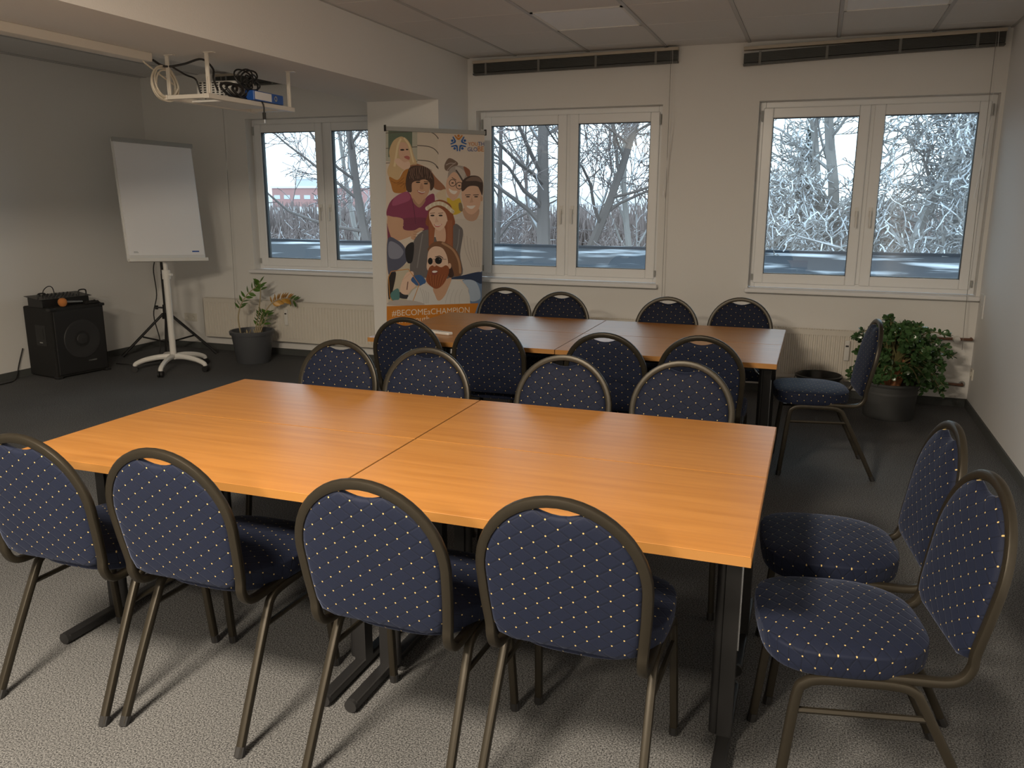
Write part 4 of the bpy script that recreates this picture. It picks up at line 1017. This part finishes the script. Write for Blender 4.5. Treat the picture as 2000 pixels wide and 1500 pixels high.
# terrain
V = []; F = []; random.seed(8); nx, ny = 40, 26
for j in range(ny):
    y = 16+ (j/(ny-1))**2.2*420
    for i in range(nx):
        x = -1+(i/(nx-1)-.5)*(90+y*1.6)-y*.25
        z = -4.2+random.uniform(-.2, .2)
        if y > 90: z += min(5.2, (y-90)*.035)+random.uniform(0, 1.2)
        V.append((x, y, z))
for j in range(ny-1):
    for i in range(nx-1): F.append((j*nx+i, j*nx+i+1, (j+1)*nx+i+1, (j+1)*nx+i))
struct(MB().add(V, F).build('ground_outside', 'ground', smooth=True))

def grow(rnd, p, d, L, r, lev, spec, out, up_=.0):
    """polyline branch with wandering; children on it"""
    n = spec['seg'][lev]; P = [p.copy()]; R_ = [r]; q = p.copy(); dd = d.normalized()
    for i in range(n):
        dd = (dd+Vector((rnd.gauss(0, 1), rnd.gauss(0, 1), rnd.gauss(0, 1)))*spec['wob'][lev]+Vector((0, 0, spec['trop'][lev]))).normalized()
        q = q+dd*(L/n); P.append(q.copy()); R_.append(max(r*(1-(i+1)/n*.8), spec['rmin']))
    out[min(lev, 2)].append((P, R_, 6 if lev == 0 else (5 if lev == 1 else 3)))
    if lev+1 >= len(spec['seg']): return
    for k in range(spec['kids'][lev]):
        t_ = spec['from'][lev]+(1-spec['from'][lev])*(k+rnd.random())/spec['kids'][lev]; f = t_*n; i = min(int(f), n-1); pp = P[i].lerp(P[i+1], f-i)
        ax = (P[i+1]-P[i]).normalized(); o = ax.orthogonal().normalized(); o.rotate(Matrix.Rotation(rnd.uniform(0, 2*pi), 3, ax))
        an = spec['ang'][lev]*rnd.uniform(.7, 1.3); nd = ax*cos(an)+o*sin(an)
        grow(rnd, pp, nd, L*spec['len'][lev]*rnd.uniform(.6, 1.2)*(1.15-t_*.5), max(R_[i]*spec['rr'][lev], spec['rmin']), lev+1, spec, out)
def tree(name, label, loc, d, Hh, r, spec, seed, mats=('tbark', 'twig'), group='bare trees outside the windows', extra=()):
    rnd = random.Random(seed); out = [[], [], []]
    grow(rnd, Vector((0, 0, 0)), Vector(d), Hh, r, 0, spec, out)
    for (z, dd, L, rr) in extra: grow(rnd, Vector((d[0]*z/max(d[2], .1), d[1]*z/max(d[2], .1), z)), Vector(dd), L, rr, 1 if L < 7 else 0, spec, out)
    t = thing(name, label, 'tree', loc, group=group)
    m1 = MB(); m2 = MB()
    for lev, lst in enumerate(out):
        for P, R_, n in lst: (m1 if lev < 2 else m2).tube(P, R_, n, caps=False)
    m1.build('trunk', mats[0], t, smooth=True); m2.build('twigs', mats[1], t, kind='stuff')
    return t
oak = dict(seg=[10, 7, 5, 4], wob=[.06, .16, .22, .25], trop=[.04, .05, .03, .02], kids=[17, 8, 7], **{'from': [.25, .2, .15]}, ang=[1.0, .8, .75], len=[.44, .45, .5], rr=[.40, .5, .6], rmin=.015)
curl = dict(seg=[10, 9, 8, 6], wob=[.12, .32, .42, .42], trop=[.03, .02, -.02, -.03], kids=[24, 13, 9], **{'from': [.10, .12, .1]}, ang=[1.15, .95, .9], len=[.42, .5, .5], rr=[.42, .55, .65], rmin=.022)
birch = dict(seg=[12, 7, 5, 4], wob=[.04, .14, .2, .25], trop=[.04, .06, 0, -.05], kids=[22, 9, 7], **{'from': [.15, .2, .15]}, ang=[.7, .7, .7], len=[.36, .45, .5], rr=[.32, .5, .6], rmin=.018)
bush = dict(seg=[7, 6, 5], wob=[.16, .25, .3], trop=[.05, .05, .03], kids=[13, 9], **{'from': [.1, .1]}, ang=[.6, .7], len=[.55, .5], rr=[.55, .6], rmin=.019)
GZ = -4.2
tree('bare_tree', 'bare tree with thick dark trunk outside the middle window', (proj_x(1052, 22.5), 22.5, GZ), (.02, 0, 1), 15, .33, oak, 1)
tree('bare_tree', 'slender bare tree leaning left of the thick trunk outside the middle window', (proj_x(955, 25), 25, GZ), (.28, 0, 1), 14, .14, oak, 5)
tree('bare_tree', 'dark forked bare tree leaning right behind the middle window', (proj_x(1085, 24.5), 24.5, GZ), (.40, 0, 1), 15, .24, oak, 9)
tree('bare_tree', 'pale birch-like tree at the right edge of the middle window view', (proj_x(1248, 26), 26, GZ), (-.03, 0, 1), 15, .17, birch, 12, ('pbark', 'twig'))
tree('bare_tree', 'bare tree spreading branches across the window by the flip chart', (proj_x(735, 24), 24, GZ), (-.16, 0, 1), 15, .24, oak, 14)
tree('bare_tree', 'second pale bare tree behind the pillar, seen in the flip-chart window', (proj_x(700, 30), 30, GZ), (-.06, .0, 1), 15, .16, birch, 15, ('pbark', 'twig'))
tree('bare_tree', 'pale twin-stemmed tree outside the right-hand window', (proj_x(1632, 24), 24, GZ), (-.02, 0, 1), 15, .30, birch, 22, ('pbark', 'twigp'), extra=((3.0, (-.10, 0, 1), 11, .2),))
tree('snowy_tree', 'crooked snow-covered tree filling the right-hand window', (proj_x(1752, 22.5), 22.5, GZ), (-.03, 0, 1), 11, .26, curl, 31, ('pbark', 'twigp'))
tree('snowy_tree', 'low curly snow-covered tree at the left of the right-hand window', (proj_x(1560, 21.8), 21.8, GZ), (.05, 0, 1), 6.5, .17, curl, 36, ('pbark', 'twigp'))
tree('snowy_tree', 'tall twiggy snow-dusted tree by the outer edge of the right-hand window', (proj_x(1860, 25), 25, GZ), (0, 0, 1), 14, .22, curl, 41, ('pbark', 'twigp'))
rnd = random.Random(77)
# conifer
t = thing('conifer', 'dark conifer behind the snowy branches in the right-hand window', 'tree', (proj_x(1572, 30), 30, GZ))
MB().tube([(0, 0, 0), (0, 0, 8.6)], [.16, .02], 6).build('trunk', 'tbark', t)
V = []; F = []
for k in range(900):
    z = 1.0+7.6*rnd.random()**.8; R_ = (8.8-z)*.30; a = rnd.uniform(0, 2*pi); r0 = R_*rnd.uniform(.1, .5); r1 = R_*rnd.uniform(.7, 1.05); w_ = rnd.uniform(.06, .16); o = len(V); dz = rnd.uniform(-.35, .05)
    c, s_ = cos(a), sin(a); V += [(c*r0-s_*w_, s_*r0+c*w_, z), (c*r0+s_*w_, s_*r0-c*w_, z), (c*r1, s_*r1, z+dz), (c*(r0+r1)/2, s_*(r0+r1)/2, z+dz/2+.08)]
    F += [(o, o+3, o+2), (o+1, o+2, o+3), (o, o+1, o+3), (o, o+2, o+1)]
MB().add(V, F).build('needles', 'conifer', t, kind='stuff')
# undergrowth
bl = ['leafless brown thicket beyond the flat roof, %s' % s for s in ('by the flip-chart window', 'left of the thick trunk', 'right of the thick trunk', 'under the crooked snowy tree')]
for i in range(26):
    u = [470, 500, 530, 560, 590, 620, 650, 690, 730, 950, 985, 1015, 1085, 1115, 1150, 1185, 1220, 1260, 1300, 1490, 1540, 1600, 1660, 1720, 1800, 1880][i]
    Y = 22.5+(i*7 % 9)*1.5 if u < 1400 else 21.5+(i % 4)*1.2
    g = 0 if u < 800 else (1 if u < 1050 else (2 if u < 1400 else 3))
    tree('thicket', bl[g], (proj_x(u, Y), Y, GZ), (rnd.uniform(-.2, .2), 0, 1), rnd.uniform(3.6, 4.8) if u < 1400 else rnd.uniform(4.6, 5.6), .07, bush, 100+i, ('twig' if g < 3 else 'pbark', 'twig' if g < 3 else 'twigp'), group='thickets beyond the flat roof',
         extra=[(0.02, (rnd.uniform(-.6, .6), rnd.uniform(-.4, .4), 1), rnd.uniform(3, 4.6), .05) for _ in range(4)])
# distant scrub belt and buildings
for i in range(14):
    Y = 46+(i % 3)*9; u = 480+i*105
    t = thing('distant_scrub', 'mauve-brown belt of distant bare scrub beyond the roof', 'scrub', (proj_x(u, Y), Y, GZ), group='distant scrub belt')
    m = MB()
    for k in range(800):
        x = rnd.gauss(0, 2.6); y = rnd.uniform(-1.5, 1.5); h = rnd.uniform(2.6, 5.4); lx = rnd.uniform(-.9, .9)
        m.tube([(x, y, 0), (x+lx*.4, y, h*.55), (x+lx, y, h)], [.06, .045, .025], 3, caps=False)
    m.build('scrub_stems', 'twig', t, kind='stuff')
def building(label, u, Y, W_, Dp, z0, hh, mat, nwin):
    t = thing('distant_building', label, 'building', (proj_x(u, Y), Y, z0))
    MB().box(-W_/2, W_/2, 0, Dp, 0, hh).build('walls', mat, t)
    MB().box(-W_/2-.3, W_/2+.3, -.3, Dp+.3, hh, hh+.5).build('roof', pbr('snow_roof', SNOW, .9), t)
    for i in range(nwin):
        x = -W_/2+(i+.5)*W_/nwin; MB().box(x-W_/nwin*.3, x+W_/nwin*.3, -.06, .05, hh*.5, hh*.68).build('window', 'farwin', t)
building('long red brick building far off in the flip-chart window', 620, 170, 26, 10, -1.5, 5.2, 'farred', 9)
building('grey distant tower block in the flip-chart window', 600, 260, 9, 10, 0, 8, 'fargrey', 4)
building('low pale snow-roofed hall outside the middle window', 1000, 60, 9, 8, -4, 2.6, 'fargrey', 4)
building('pale shed with snowy roof right of the thick trunk outside', 1165, 75, 12, 8, -4, 2.4, 'fargrey', 5)
